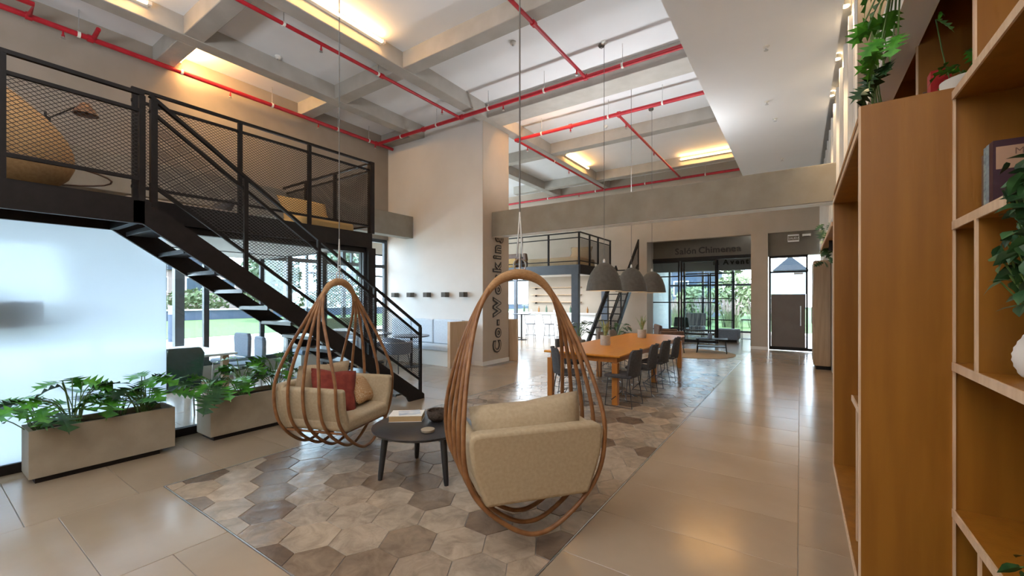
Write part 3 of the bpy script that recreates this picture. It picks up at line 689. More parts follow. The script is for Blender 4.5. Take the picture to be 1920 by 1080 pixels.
# ================================================================ HANGING EGG CHAIRS
m_ropes = M('grey_steel_rope', (.16, .155, .15), rough=.6)
PROF = [(1.775, .0), (1.762, .09), (1.715, .185), (1.61, .275), (1.42, .365), (1.12, .452), (.82, .502), (.60, .50), (.43, .452), (.29, .345), (.18, .205), (.12, .09), (.105, .0)]
def loop_pts(dk, sgn=1, zlo=-9):
    """one closed rattan hoop: egg in the width/height plane, pushed towards dk in depth lower down"""
    half = []
    for z, w in PROF:
        w *= .945; g = max(0, min(1, (1.70-z)/.95)); g = g*g*(3-2*g)*.55 + g*.45
        half.append((w, dk*g, z + .02*abs(dk)))
    return half
def cushion(mb_w, d, h, puff=.5, nx=10, ny=8, corner=.12):
    """soft pillow lying in xy, thickness h; corners pulled out a little"""
    V = []; F = []
    for side in (1, -1):
        for j in range(ny+1):
            for i in range(nx+1):
                u, v = 2*i/nx-1, 2*j/ny-1
                e = (1-abs(u)**2.6)*(1-abs(v)**2.6)
                k = 1 - corner*(1-abs(u*v))*(abs(u)**3*(1-abs(v)) + abs(v)**3*(1-abs(u)))
                V.append((u*mb_w/2*k, v*d/2*k, side*h/2*max(0, e)**puff))
    n = (nx+1)*(ny+1)
    for s_ in (0, 1):
        for j in range(ny):
            for i in range(nx):
                q = [s_*n+j*(nx+1)+i, s_*n+j*(nx+1)+i+1, s_*n+(j+1)*(nx+1)+i+1, s_*n+(j+1)*(nx+1)+i]
                F.append(tuple(q if s_ == 0 else q[::-1]))
    m = MB().add(V, F); return m
def xform(mb, rot=(0, 0, 0), loc=(0, 0, 0)):
    M4 = Matrix.Translation(loc) @ Matrix.Rotation(rot[2], 4, 'Z') @ Matrix.Rotation(rot[1], 4, 'Y') @ Matrix.Rotation(rot[0], 4, 'X')
    mb.v = [tuple(M4 @ Vector(p)) for p in mb.v]; return mb
def weld(o, d=.0006):
    bm = bmesh.new(); bm.from_mesh(o.data); bmesh.ops.remove_doubles(bm, verts=bm.verts, dist=d); bmesh.ops.recalc_face_normals(bm, faces=bm.faces); bm.to_mesh(o.data); bm.free(); o.data.shade_smooth(); return o

def rounded(P, rs, n=4):
    out = []
    for i, r in enumerate(rs):
        p, a, b = Vector(P[i]), Vector(P[i-1]), Vector(P[(i+1) % len(P)])
        u, v = (a-p).normalized()*r, (b-p).normalized()*r
        for k in range(n+1): t = k/n; out.append(tuple((p+u)*(1-t)**2 + p*2*t*(1-t) + (p+v)*t*t))
    return out
def egg_chair(label, x, y, rz):
    t = thing('hanging_chair', label, 'chair', (x, y, 0), rz)
    L = dict(parent=t, world=False)
    for dk in (-.36, -.20, -.03, .15, .33):
        h = loop_pts(dk)
        pts = h + [(-w, d, z) for w, d, z in h[-2:0:-1]]
        MB().tube(crspline(pts, 6, True), .0155, 8, closed=True).build('rattan_hoop', m_rattan, smooth=180, **L)
    # thick wound binding over the apex, seat hoops and cross rods
    top = [p for p in crspline([(-w, d, z) for w, d, z in loop_pts(0)[4:0:-1]] + loop_pts(0)[:5], 6) if p.z > 1.55]
    MB().tube(top, [.02+.018*math.sin(PI*i/(len(top)-1)) for i in range(len(top))], 10).build('apex_binding', m_wrap, smooth=180, **L)
    rk = MB()
    for yy in (-.30, -.1, .12, .30): rk.tube([(-.335, yy, .322), (.335, yy, .322)], .012, 8)
    for xx in (-.33, .33): rk.tube([(xx, -.34, .318), (xx, .33, .318)], .012, 8)
    rk.build('seat_rack', m_rattan, smooth=60, **L)
    # upholstery
    MB().prism([(-.36, .335), (.36, .335), (.385, .475), (-.385, .475)], -.30, .36, 'y').build('seat_cushion', m_linen_in, bevel=.045, seg=4, **L)
    def panel(name, pts, a0, a1, axis, mat=m_linen, bev=.035): return MB().prism(pts, a0, a1, axis).build(name, mat, bevel=bev, seg=4, **L)
    panel('backrest', rounded([(-.345, .335), (.345, .335), (.435, .58), (.455, .785), (-.455, .785), (-.435, .58)], (.02, .02, .1, .075, .075, .1)), -.40, -.29, 'y')
    for s in (-1, 1): panel('armrest', [(s*.265, .335), (s*.335, .335), (s*.43, .58), (s*.448, .75), (s*.37, .76), (s*.35, .56)], -.36, .36, 'y', bev=.03)
    bc = weld(xform(cushion(.78, .46, .19, .45, corner=.07), (R(78), R(-4), 0), (0, -.215, .70)).build('back_cushion', m_linen_in, **L))
    pp = [(w, -.225 + (0), z) for w, z in ()]
    # suspension
    hw = MB().tube([(0, 0, 1.79), (0, .0, 1.92)], .008, 8)
    hw.tube([(.045*math.cos(a), 0, 1.84+.045*math.sin(a)) for a in [k*PI/8 for k in range(16)]], .006, 6, closed=True)
    hw.tube([(-.02, 0, 1.9), (0, 0, 2.22)], .006, 6).tube([(.02, 0, 1.9), (0, 0, 2.22)], .006, 6)
    hw.build('shackle', m_steel, smooth=60, **L)
    MB().tube([(0, 0, 2.2), (0, 0, CZ-.01)], .0055, 6).build('rope', m_ropes, smooth=60, **L)
    MB().lathe([(.05, CZ-.002), (.05, CZ-.02), (.02, CZ-.05)], 12).build('ceiling_hook', m_steel, smooth=40, **L)
    return t
egg_chair('rattan egg chair hanging left of the coffee table, holding two scatter cushions', -3.95, 2.6, R(-70.8))
egg_chair('rattan egg chair hanging at front, seen from behind its linen back', -1.655, 2.52, R(52))
def soft(name, label, w, d, h, mat, loc, rot, puff=.5):
    o = weld(cushion(w, d, h, puff, 12, 12).build(name, mat)); o.location = loc; o.rotation_euler = rot
    return tag(o, label, 'cushion')
# chair at left faces (.944,.329); its width axis (toward the far arm) is (-.329,.944)
fw = Vector((.944, .329, 0)); wd = Vector((-.329, .944, 0)); c0 = Vector((-3.95, 2.6, 0))
def at1(f, w, z): return tuple(c0 + fw*f + wd*w + Vector((0, 0, z)))
soft('scatter_cushion', 'rust red velvet cushion leaning inside the left egg chair', .46, .46, .16, m_rust, at1(.04, -.13, .665), (R(66), R(10), R(19.2+58)))
soft('scatter_cushion', 'sand cushion with pale ring pattern in the left egg chair', .44, .32, .14, m_pat, at1(.09, .23, .62), (R(56), R(6), R(19.2+100)))

# ================================================================ COFFEE TABLE AND WHAT LIES ON IT
TC = (-2.87, 2.74)
ct = thing('coffee_table', 'round black wooden coffee table between the two egg chairs', 'table', (*TC, 0))
MB().lathe([(.0, .405), (.40, .405), (.445, .425), (.45, .44), (.44, .447), (.0, .45)], 48, (*TC, 0), cap0=False, cap1=False).build('table_top', m_blackwood, ct, smooth=35)
for a in (240, 145, 348):
    p = Vector((*TC, 0)) + Vector((math.cos(R(a)), math.sin(R(a)), 0))*.38; q = Vector((*TC, 0)) + Vector((math.cos(R(a)), math.sin(R(a)), 0))*.33
    MB().tube([p, p*.9+q*.1+Vector((0, 0, .04)), q+Vector((0, 0, .41))], [.019, .023, .031], 10).build('leg', m_blackwood, ct, smooth=60)
    MB().bar((q.x, q.y, .385), (TC[0]+(q.x-TC[0])*.1, TC[1]+(q.y-TC[1])*.1, .385), .035, .05).build('rail', m_blackwood, ct)
bk = thing('box_book', 'thick book with kraft edges on the coffee table, under a leaflet', 'book', (-3.10, 2.76, .45), R(38))
box('page_block', M('kraft_pages', (.44, .29, .135), (.52, .36, .18), 30, stretch=(1, 1, 20), rough=.9), -.15, .15, -.10, .10, .004, .052, bk, world=False); box('cover', m_paper, -.153, .153, -.103, .103, .052, .058, bk, world=False); box('cover', m_paper, -.153, .153, -.103, .103, 0, .004, bk, world=False)
lf = MB().box(-.10, .10, -.075, .075, 0, .004).build('leaflet', M('leaflet_print', (.28, .36, .46), (.85, .85, .83), 9, stretch=(1, 4, 1), rough=.5)); lf.location = (-3.085, 2.775, .509); lf.rotation_euler = (0, 0, R(50)); tag(lf, 'printed blue and white leaflet on the thick book', 'leaflet')
bw = MB().lathe([(.05, 0), (.085, .03), (.10, .075), (.095, .105), (.085, .10), (.09, .07), (.07, .03), (.0, .02)], 24, cap1=False).build('bowl', M('dark_woven', (.055, .04, .03), (.12, .09, .07), 60, rough=.9, bump=.5), smooth=60); bw.location = (-2.82, 2.88, .45); tag(bw, 'dark woven bowl on the black coffee table', 'bowl')
co = MB().lathe([(.055, 0), (.06, .01), (.06, .022), (.0, .024)], 20, cap1=False).build('pebble_dish', m_planter, smooth=40); co.location = (-2.66, 2.60, .45); tag(co, 'small pale stone dish beside the front hoop on the coffee table', 'dish')
# rust throw cushion on the front chair's seat, its edge just above the back cushion
ru = soft('seat_throw', 'flat terracotta cushion on the seat of the front egg chair', .40, .36, .10, m_rust, (-1.80, 2.66, .53), (R(12), 0, R(54)))

# ================================================================ PLANTERS
def leafmesh(L=.22, W_=.20, lobes=5, depth=.55, droop=.25, fold=.18, petiole=0):
    """deeply lobed leaf lying along +y from the origin, folded along its midrib, tip drooping"""
    mid = []; V = []; F = []
    N = lobes*2+1
    def P(x, y): z = fold*abs(x) - droop*(y/L)**2*L; return (x, y, z)
    prof = []
    for i in range(N+1):
        s = i/N; env = math.sin(PI*min(1, (s*.9+.10)))**.7
        w = W_/2*env*(1 if i % 2 else (1-depth))
        prof.append((w, L*(s*.92 + (.06 if i % 2 else -.02))))
    prof[-1] = (.0, L)
    base = [P(0, L*i/N) for i in range(N+1)]
    for sgn in (1, -1):
        o = len(V); V += base + [P(sgn*w, max(0, y)) for w, y in prof]
        n = N+1
        for i in range(N): F.append((o+i, o+i+1, o+n+i+1, o+n+i) if sgn < 0 else (o+i, o+n+i, o+n+i+1, o+i+1))
    return MB().add(V, F)
LEAF = {}
def leaf(parent, loc, az, pitch, roll, s=1.0, kind=0, dark=False, world_loc=True):
    key = (kind, dark)
    ar = [dict(L=.25, W_=.24, lobes=5, depth=.80, droop=.3), dict(L=.21, W_=.22, lobes=4, depth=.74, droop=.45), dict(L=.18, W_=.16, lobes=4, depth=.72, droop=.15), dict(L=.09, W_=.06, lobes=1, depth=0, droop=.3)][kind]
    if key not in LEAF:
        o = leafmesh(**ar).build('leaf', m_leafdk if dark else m_leaf); o.data.shade_smooth(); LEAF[key] = o.data
        bpy.data.objects.remove(o)
    q = bpy.data.objects.new('leaf', LEAF[key]); COL.objects.link(q); q.parent = parent
    l = Vector(loc) - parent_loc(parent) if world_loc else Vector(loc)
    if parent is not None and parent_rot(parent): l = Matrix.Rotation(-parent_rot(parent), 3, 'Z') @ l
    q.location = l; q.rotation_euler = (pitch, roll, az - (parent_rot(parent) if parent else 0)); q.scale = (s, s, s)
    return q
def planter(label, x0, x1, y0, y1, clumps, rz, seed):
    rnd = random.Random(seed)
    cx, cy = (x0+x1)/2, (y0+y1)/2
    t = thing('planter', label, 'planter', (cx, cy, 0), rz)
    hx, hy, b, h = (x1-x0)/2, (y1-y0)/2, .028, .462
    m = MB()
    for bx_ in ((-hx, hx, -hy, -hy+b), (-hx, hx, hy-b, hy), (-hx, -hx+b, -hy+b, hy-b), (hx-b, hx, -hy+b, hy-b)): m.box(*bx_, .05, h)
    m.box(-hx+b, hx-b, -hy+b, hy-b, .05, .08); m.build('trough', m_planter, t, world=False)
    box('plinth', m_black, -hx+.05, hx-.03, -hy+.04, hy-.12, 0, .051, t, world=False)
    MB().box(-hx+b, hx-b, -hy+b, hy-b, .08, h-.05).build('soil', m_soil, t, world=False)
    stems = MB()
    M3 = Matrix.Rotation(rz, 3, 'Z')
    for (ly, lx, n, hgt, spread) in clumps:
        for k in range(n):
            a = rnd.uniform(0, 2*PI) if k else PI*1.5
            rr = spread*rnd.uniform(.25, 1); z = h + hgt*(1-.65*(rr/spread)**1.5)*rnd.uniform(.55, 1.0)
            b0 = Vector((lx+rnd.uniform(-.03, .03), ly+rnd.uniform(-.05, .05), h-.06)); tip = Vector((lx+rr*math.cos(a)*.8, ly+rr*math.sin(a), z))
            md = b0*.45+tip*.55 + Vector((0, 0, .07)); stems.tube(crspline([b0, md, tip], 4), .0045, 5)
            wloc = M3 @ tip + Vector((cx, cy, 0))
            leaf(t, wloc, a-PI/2+rz+rnd.uniform(-.5, .5), R(rnd.uniform(-25, 22)), R(rnd.uniform(-30, 30)), rnd.uniform(.8, 1.2), rnd.choice((0, 0, 1, 2)), rnd.random() < .3)
    stems.build('stems', m_stem, t, world=False, smooth=60, kind='stuff')
    return t
planter('concrete planter of lobed green plants nearest the left edge, before the frosted glass', -5.79, -5.43, .64, 1.66, [(-.45, .0, 15, .28, .30), (-.22, .02, 20, .50, .26), (.10, 0, 13, .28, .22), (.30, .02, 20, .42, .28)], 0, 3)
planter('concrete planter of lobed green plants just behind the left egg chair', -5.80, -5.42, 1.98, 3.02, [(-.42, .02, 18, .34, .34), (-.12, .02, 20, .46, .28), (.28, .02, 22, .52, .28)], 0, 11)
for q_ in bpy.data.objects:
    if q_.name.startswith('planter'): pass

# ================================================================ DINING TABLE, CHAIRS, POTTED PLANTS, PENDANTS
dt = thing('dining_table', 'long honey-coloured wooden dining table on the hexagonal tiles', 'table', (-2.85, 8.2, 0))
box('table_top', m_table, -3.50, -2.20, 6.05, 10.30, .715, .75, dt, bevel=.012)
MB().box(-3.42, -2.28, 6.14, 6.17, .63, .715).box(-3.42, -2.28, 10.18, 10.21, .63, .715).box(-3.42, -3.39, 6.17, 10.18, .63, .715).box(-2.31, -2.28, 6.17, 10.18, .63, .715).build('apron', m_tableleg, dt)
for x in (-3.45, -2.34):
    for y in (6.08, 8.12, 10.18): box('leg', m_tableleg, x, x+.09, y, y+.09, 0, .63, dt, bevel=.006)
def dchair(label, x, y, rz, mat=None):
    """felt shell chair on a wire sled base, facing local +y"""
    t = thing('dining_chair', label, 'chair', (x, y, 0), rz, None)
    mat = mat or m_felt; L = dict(parent=t, world=False)
    MB().prism([(-.20, -.20), (.20, -.20), (.235, .05), (.21, .22), (-.21, .22), (-.235, .05)], .43, .475, 'z').build('seat', mat, bevel=.02, seg=3, **L)
    V = []; F = []
    zs = (.45, .52, .62, .74, .82, .85); n = 9
    for side in (0, .03):
        for j, z in enumerate(zs):
            w = (.20, .215, .22, .205, .18, .13)[j]
            for i in range(n):
                u = -1+2*i/(n-1); V.append((w*u, -.20-.055*(j/5)-.0 + .075*abs(u)**2.2*(1-.25*j/5)-side, z))
    N = len(zs)*n
    for s_ in (0, 1):
        for j in range(len(zs)-1):
            for i in range(n-1):
                q = (s_*N+j*n+i, s_*N+j*n+i+1, s_*N+(j+1)*n+i+1, s_*N+(j+1)*n+i); F.append(q if s_ else q[::-1])
    for i in range(n-1): F += [(i, i+1, N+i+1, N+i), ((len(zs)-1)*n+i, N+(len(zs)-1)*n+i, N+(len(zs)-1)*n+i+1, (len(zs)-1)*n+i+1)]
    for j in range(len(zs)-1): F += [(j*n, N+j*n, N+(j+1)*n, (j+1)*n), (j*n+n-1, (j+1)*n+n-1, N+(j+1)*n+n-1, N+j*n+n-1)]
    MB().add(V, F).build('backrest', mat, smooth=50, **L)
    for s in (-1, 1):
        MB().tube([(s*.17, .17, .43), (s*.21, .20, .012), (s*.21, -.22, .012), (s*.17, -.16, .43)], .007, 6).build('leg', m_wire, smooth=60, **L)
    MB().tube([(-.205, .1, .10), (0, .02, .20), (.205, .1, .10)], .006, 6).tube([(-.205, -.14, .10), (0, -.02, .20), (.205, -.14, .10)], .006, 6).tube([(0, .02, .20), (0, .02, .43)], .006, 6).build('stretcher', m_wire, **L)
    return t
pos = ('nearest the camera', 'second from the camera', 'third from the camera', 'farthest from the camera')
for k, y in enumerate((6.2, 7.08, 7.86, 8.62)):
    dchair('dark grey felt chair on the right side of the dining table, ' + pos[k], -2.2, y, R(90)+R((-4, 3, -3, 4)[k]), m_felt)['group'] = 'felt chairs right of the dining table'
for k, y in enumerate((6.98, 7.62, 8.9, 9.6)):
    c = dchair('felt chair on the left side of the dining table, ' + pos[k], -3.48, y, R(-90)+R((5, -4, 2, -3)[k]), m_felt if k == 0 else m_felt2); c['group'] = 'felt chairs left of the dining table'
dchair('dark felt chair at the near head of the dining table, behind the egg chair', -2.98, 5.92, R(-52), m_felt)
def potplant(label, x, y, z, r=.085, h=.17, n=13, seed=1):
    rnd = random.Random(seed); t = thing('potted_plant', label, 'plant', (x, y, z))
    MB().lathe([(r*.94, 0), (r, .01), (r, h), (r*.88, h), (r*.86, h-.02), (0, h-.02)], 28, (x, y, z), cap1=False).build('pot', m_pot, t, smooth=40)
    for k in range(n):
        a = rnd.uniform(0, 2*PI); l = rnd.uniform(.2, .34); lean = rnd.uniform(.05, .42); w = rnd.uniform(.014, .022); d = Vector((math.cos(a), math.sin(a), 0)); s_ = Vector((-d.y, d.x, 0))
        V = []; F = []
        for i in range(5):
            u = i/4; c = Vector((x, y, z+h-.03)) + d*(.015+lean*l*u*u+.03*u) + Vector((0, 0, l*u)); ww = w*(1-u**2.2)*(.8+.6*u) + .0008
            V += [c-s_*ww, c+d*.004, c+s_*ww]
        for i in range(4): F += [(i*3, i*3+1, i*3+4, i*3+3), (i*3+1, i*3+2, i*3+5, i*3+4)]
        MB().add(V, F).build('blade', m_sans, t, smooth=180)
    return t
m_sans = M('snake_plant_leaf', (.14, .22, .08), (.40, .42, .20), 5, stretch=(1, 1, 4), rough=.45, vary=.2)
potplant('snake plant in a grey pot on the dining table, nearer one', -2.95, 7.35, .75, .09, .18, 14, 2)
potplant('snake plant in a grey pot on the dining table, farther one', -2.85, 9.2, .75, .09, .18, 14, 5)
for k, y in enumerate((7.05, 8.5, 9.95)):
    t = thing('pendant_lamp', 'large taupe dome pendant over the dining table, ' + ('nearest of the three', 'middle of the three', 'farthest of the three')[k], 'lamp', (-2.85, y, 1.74), 0, 'dome pendants over the dining table')
    pr = [(.315, 0), (.308, .05), (.285, .17), (.24, .30), (.17, .41), (.09, .475), (.02, .495)]
    MB().lathe(pr + [(.0, .497)], 40, (-2.85, y, 1.74), cap0=False, cap1=False).build('shade', m_pend, t, smooth=60)
    MB().lathe([(.315, 0), (.306, .0), (.298, .05), (.275, .165), (.23, .29), (.16, .40), (.0, .47)], 40, (-2.85, y, 1.74), cap0=False, cap1=False).build('shade_lining', m_pendin, t, smooth=60)
    MB().lathe([(.02, .49), (.022, .53), (.01, .56)], 12, (-2.85, y, 1.74)).build('cap', m_steel, t, smooth=40)
    MB().tube([(-2.85, y, 2.28), (-2.85, y, CZ-.01)], .005, 6).build('cord', m_ropes, t)
    MB().lathe([(.0, .24), (.04, .26), (.05, .30), (.03, .36), (.02, .46)], 14, (-2.85, y, 1.74), cap0=False).build('bulb', emis('bulb_glow', (1, .75, .45), 12), t, smooth=60)
    MB().lathe([(.05, CZ-.001-1.74), (.05, CZ-1.77)], 14, (-2.85, y, 1.74)).build('ceiling_rose', m_base, t)
# ================================================================ BOOKCASES ON THE RIGHT
b1 = thing('bookcase', 'projecting oak bookcase with an open front and a tall bare end panel', 'bookcase', (.45, 4, 0))
box('end_panel', m_oak, .268, .965, 2.90, 2.938, 0, 2.625, b1); box('panel_edge', m_oakedge, .260, .268, 2.90, 2.938, 0, 2.625, b1)
box('end_panel', m_oak, .268, .58, 5.02, 5.055, 0, 2.58, b1); box('panel_edge', m_oakedge, .260, .268, 5.02, 5.055, 0, 2.58, b1)
for z0, z1 in ((0.0, .035), (2.50, 2.54)): box('shelf', m_oak, .268, .60, 2.938, 5.02, z0, z1, b1); box('shelf_edge', m_oakedge, .260, .268, 2.938, 5.02, z0, z1, b1)
box('top_board', m_oak, .268, .965, 2.938, 5.055, 2.585, 2.62, b1)
box('back_panel', m_oak, .59, .61, 2.938, 5.02, .035, 2.585, b1)
box('half_shelf', m_oak, .288, .59, 2.938, 3.56, .93, .965, b1); box('shelf_edge', m_oakedge, .280, .288, 2.938, 3.56, .93, .965, b1)
box('inner_board', m_oakedge, .30, .59, 3.50, 3.525, .035, .93, b1); box('upright', m_oak, .315, .59, 3.48, 3.50, .965, 1.17, b1)
b2 = thing('bookcase', 'set-back oak bookcase at the right edge with books, vase and trailing plants', 'bookcase', (.78, 2.1, 0))
for z, y0 in ((.56, 1.0), (1.27, 1.0), (1.955, 2.27), (2.585, 1.0)):
    box('shelf', m_oak, .618, .965, y0, 2.90, z-.02, z+.02, b2); box('shelf_edge', m_oakedge, .610, .618, y0, 2.90, z-.02, z+.02, b2)
box('shelf', m_oak, .618, .965, 1.0, 2.90, 0, .04, b2)
for y, z0, z1 in ((2.57, 1.29, 1.935), (2.53, .04, .54), (2.59, 2.605, 3.5), (3.66, 2.62, 3.5), (1.8, 1.29, 2.565), (1.6, .04, 1.25)):
    box('divider', m_oak, .618, .965, y-.012, y+.012, z0, z1, b2); box('divider_edge', m_oakedge, .610, .618, y-.012, y+.012, z0, z1, b2)
box('stile', m_oakedge, .612, .622, 2.888, 2.90, 0, 2.565, b2)
box('back_panel', m_oak, .95, .965, 1.0, 2.90, 0, 3.55, b2); box('back_panel', m_oak, .95, .965, 2.94, 5.05, 2.62, 3.55, b2)
box('upper_shelf', m_oak, .62, .965, 1.0, 5.05, 3.5, 3.55, b2)
box('end_panel', m_oak, .62, .965, 4.98, 5.05, 2.62, 3.5, b2)
box('return_wall', m_hdr, .445, .965, 5.056, 5.09, 2.62, 5.04, wr)
tr_ = thing('planter_trough', 'long white planter trough along the top of the bookcases', 'planter', (.54, 3.2, 3.2))
MB().box(.46, .475, 1.6, 4.9, 3.2, 3.5).box(.605, .62, 1.6, 4.9, 3.2, 3.5).box(.475, .605, 1.6, 4.9, 3.2, 3.22).box(.475, .605, 4.885, 4.9, 3.22, 3.5).box(.475, .605, 1.6, 1.615, 3.22, 3.5).build('trough', m_whitelam, tr_)
box('soil', m_soil, .475, .605, 1.615, 4.885, 3.22, 3.46, tr_)
rnd = random.Random(21); stm = MB()
for (x, y, z, n) in ((.36, 2.72, 3.14, 9), (.34, 2.85, 2.97, 9), (.43, 3.6, 3.05, 9), (.46, 3.9, 2.85, 9)):
    for k in range(n):
        p = Vector((x+rnd.uniform(-.06, .07), y+rnd.uniform(-.1, .1), z+rnd.uniform(-.10, .10)))
        stm.tube(crspline([(.5, y, 3.46), (.45, y, 3.53), (.42, p.y, 3.4), p], 4), .004, 5)
        leaf(tr_, p, rnd.uniform(.2, 2.9)*1.0, R(rnd.uniform(-60, -10)), R(rnd.uniform(-40, 40)), rnd.uniform(.5, .8), rnd.choice((0, 1, 2)), y > 3.2)
stm.build('stems', m_stem, tr_, smooth=60, kind='stuff')
def book(label, y0, y1, z0, h, d, mat, pages=True, x=.645):
    t = thing('book', label, 'book', (x, (y0+y1)/2, z0), 0, 'books on the right-hand shelf'); w = y1-y0
    box('spine', mat, 0, .004, -w/2, w/2, 0, h, t, world=False); box('cover', mat, .004, d, -w/2, -w/2+.003, 0, h, t, world=False); box('cover', mat, .004, d, w/2-.003, w/2, 0, h, t, world=False)
    box('pages', m_paper, .004, d-.006, -w/2+.003, w/2-.003, .004, h-.005, t, world=False); return t
zs_ = 1.976
book('slim brown book at the far end of the shelved row', 2.615, 2.635, zs_, .235, .2, m_brown)
book('pale teal book second in the shelved row', 2.585, 2.612, zs_, .26, .22, M('teal_spine', (.34, .44, .43), (.12, .16, .18), 14, stretch=(1, 1, 3), rough=.5))
book('slate blue book third in the shelved row', 2.550, 2.582, zs_, .262, .23, M('slate_spine', (.16, .21, .27), (.28, .36, .38), 12, stretch=(1, 1, 3), rough=.5))
bk4 = book('large dark plum book with a tan title band facing out on the shelf', 2.505, 2.547, zs_, .262, .27, M('plum_cover', (.045, .018, .03), rough=.4))
bd = box('title_band', M('tan_band', (.40, .25, .165), rough=.7), .008, .268, -.0225, -.021, .145, .235, bk4, world=False)
letters(bk4, 'MATTU', .036, m_brown, (.645+.06, 2.526-.0228, zs_+.198), (1, 0, 0), (0, 0, 1), .0006)
letters(bk4, 'VEN', .036, m_brown, (.645+.085, 2.526-.0228, zs_+.158), (1, 0, 0), (0, 0, 1), .0006)
MB().prism([(.03, .02), (.16, .06), (.19, .10), (.05, .05)], -.0222, -.021, 'y').build('print_teal', M('teal_print', (.03, .16, .19), rough=.5), bk4, world=False)
MB().prism([(.05, .052), (.085, .07), (.085, .105), (.055, .085)], -.0226, -.021, 'y').build('print_cream', m_paper, bk4, world=False); MB().prism([(.11, .075), (.15, .09), (.14, .13), (.115, .115)], -.0226, -.021, 'y').build('print_cream', m_paper, bk4, world=False)
def trailing(name, label, pot, mat, spots, seed, dark=True, potm=None, s0=.5):
    rn = random.Random(seed); t = thing(name, label, 'plant', pot)
    MB().lathe([(.07, 0), (.09, .03), (.10, .16), (.09, .165), (.085, .14), (0, .14)], 24, pot, cap1=False).build('pot', potm or m_pot, t, smooth=40)
    st_ = MB(); top = Vector(pot)+Vector((0, 0, .15))
    for (x, y, z, sp, n) in spots:
        for k in range(n):
            p = Vector((x+rn.gauss(0, sp*.4), y+rn.gauss(0, sp), z+rn.gauss(0, sp)))
            m1 = top*.5+Vector((x, y, top.z+.02))*.5+Vector((0, 0, .04))
            if k % 3 == 0: st_.tube(crspline([top, m1, p], 4), .003, 5)
            leaf(t, p, rn.uniform(0, 6.28), R(rn.uniform(-70, 20)), R(rn.uniform(-50, 50)), rn.uniform(.6, 1.2)*s0*2, 3 if mat else rn.choice((2, 3)), dark)
    st_.build('stems', m_stem, t, smooth=60, kind='stuff'); return t
trailing('trailing_plant', 'dark trailing vine spilling over the shelf below the books at the right edge', (.77, 2.16, 1.975 if False else 1.29), True, [(.63, 2.10, 1.99, .04, 40), (.62, 2.12, 1.90, .045, 44), (.61, 2.10, 1.78, .045, 36), (.60, 2.11, 1.66, .04, 20), (.615, 2.17, 1.93, .03, 14), (.60, 2.26, 1.80, .015, 3)], 5, True, None, .34)
trailing('trailing_plant', 'dark leafy plant on the lowest shelf at the bottom right corner', (.76, 1.98, .58), True, [(.62, 2.06, .62, .05, 20), (.62, 2.02, .54, .05, 16)], 8)
vs_ = thing('ribbed_vase', 'cream ribbed vase on the middle shelf at the right edge', 'vase', (.755, 2.40, 1.29))
MB().lathe([(.04, 0)] + [(.05+.035*math.sin(PI*.9*i/14+.35)+(.003 if i % 2 else 0), .015+.012*i) for i in range(15)] + [(.045, .195)], 28, (.755, 2.40, 1.29)).build('body', m_paper, vs_, smooth=60); MB().lathe([(.046, .19), (.05, .205), (.04, .205), (.036, .185)], 24, (.755, 2.40, 1.29)).build('rim', m_base, vs_, smooth=60)
rb = box('red_box', M('red_card', (.50, .012, .015), rough=.5), .632, .72, 3.42, 3.50, 2.62, 2.93); tag(rb, 'bright red book box standing on top of the oak bookcase', 'box')
for k, (y, c) in enumerate(((3.60, 'cream'), (3.635, 'brown'))):
    o = MB().box(.635, .80, y-.013, y+.013, 2.62, 2.86+.03*k).build('upper_book', m_paper if k == 0 else m_brown, bevel=.003); tag(o, c + ' book upright on top of the bookcase beside the red box', 'book')
trailing('potted_plant', 'plant in a pale pot on top of the bookcase near the upper right corner', (.735, 3.25, 2.62), False, [(.72, 3.28, 2.88, .045, 9), (.64, 3.36, 3.22, .03, 3)], 13, False, m_base, .36)
trailing('potted_plant', 'plant cut by the top edge at the right, above the bookcase divider', (.76, 2.5, 3.555), False, [(.64, 2.66, 3.36, .03, 3), (.64, 2.45, 3.42, .05, 8)], 17, False, m_base, .4)
# the next shelving and the tall cabinet down the right wall
ws = thing('wall_shelf', 'oak wall shelf with a white trough farther down the right wall', 'shelf', (.42, 6.6, 2.33))
box('board', m_oak, .268, .58, 5.3, 8.0, 2.33, 2.37, ws); box('board_edge', m_oakedge, .26, .268, 5.3, 8.0, 2.33, 2.37, ws); box('bracket', m_black, .3, .58, 6.6, 6.63, 2.2, 2.33, ws); box('trough', m_base, .33, .45, 5.4, 7.9, 2.37, 2.6, ws)
for k in range(26):
    leaf(ws, (.29+rnd.uniform(-.04, .1), rnd.uniform(7.2, 8.05), 2.62+rnd.uniform(-.5, .12)), rnd.uniform(0, 6), R(rnd.uniform(-60, 0)), R(rnd.uniform(-40, 40)), .75, rnd.choice((1, 2)), True)
cb = thing('tall_cabinet', 'tall plain wooden cabinet standing at the far right before the entrance door', 'cabinet', (.42, 12.4, 0))
m_cab = M('cabinet_veneer', (.30, .205, .125), (.36, .25, .16), 4, stretch=(5, 5, .4), rough=.55)
box('carcass', m_cab, .27, .57, 11.7, 13.2, .09, 2.46, cb, bevel=.006); box('door', m_cab, .252, .27, 11.72, 12.44, .10, 2.45, cb); d_ = box('door', m_cab, .252, .27, 12.46, 13.18, .10, 2.45, cb)
MB().tube([(.235, 12.5, 1.0), (.235, 12.5, 1.4)], .008, 6).tube([(.235, 12.5, 1.0), (.255, 12.5, 1.0)], .006, 6).build('handle', m_steel, d_); box('plinth', m_black, .3, .56, 11.8, 13.1, 0, .09, cb)

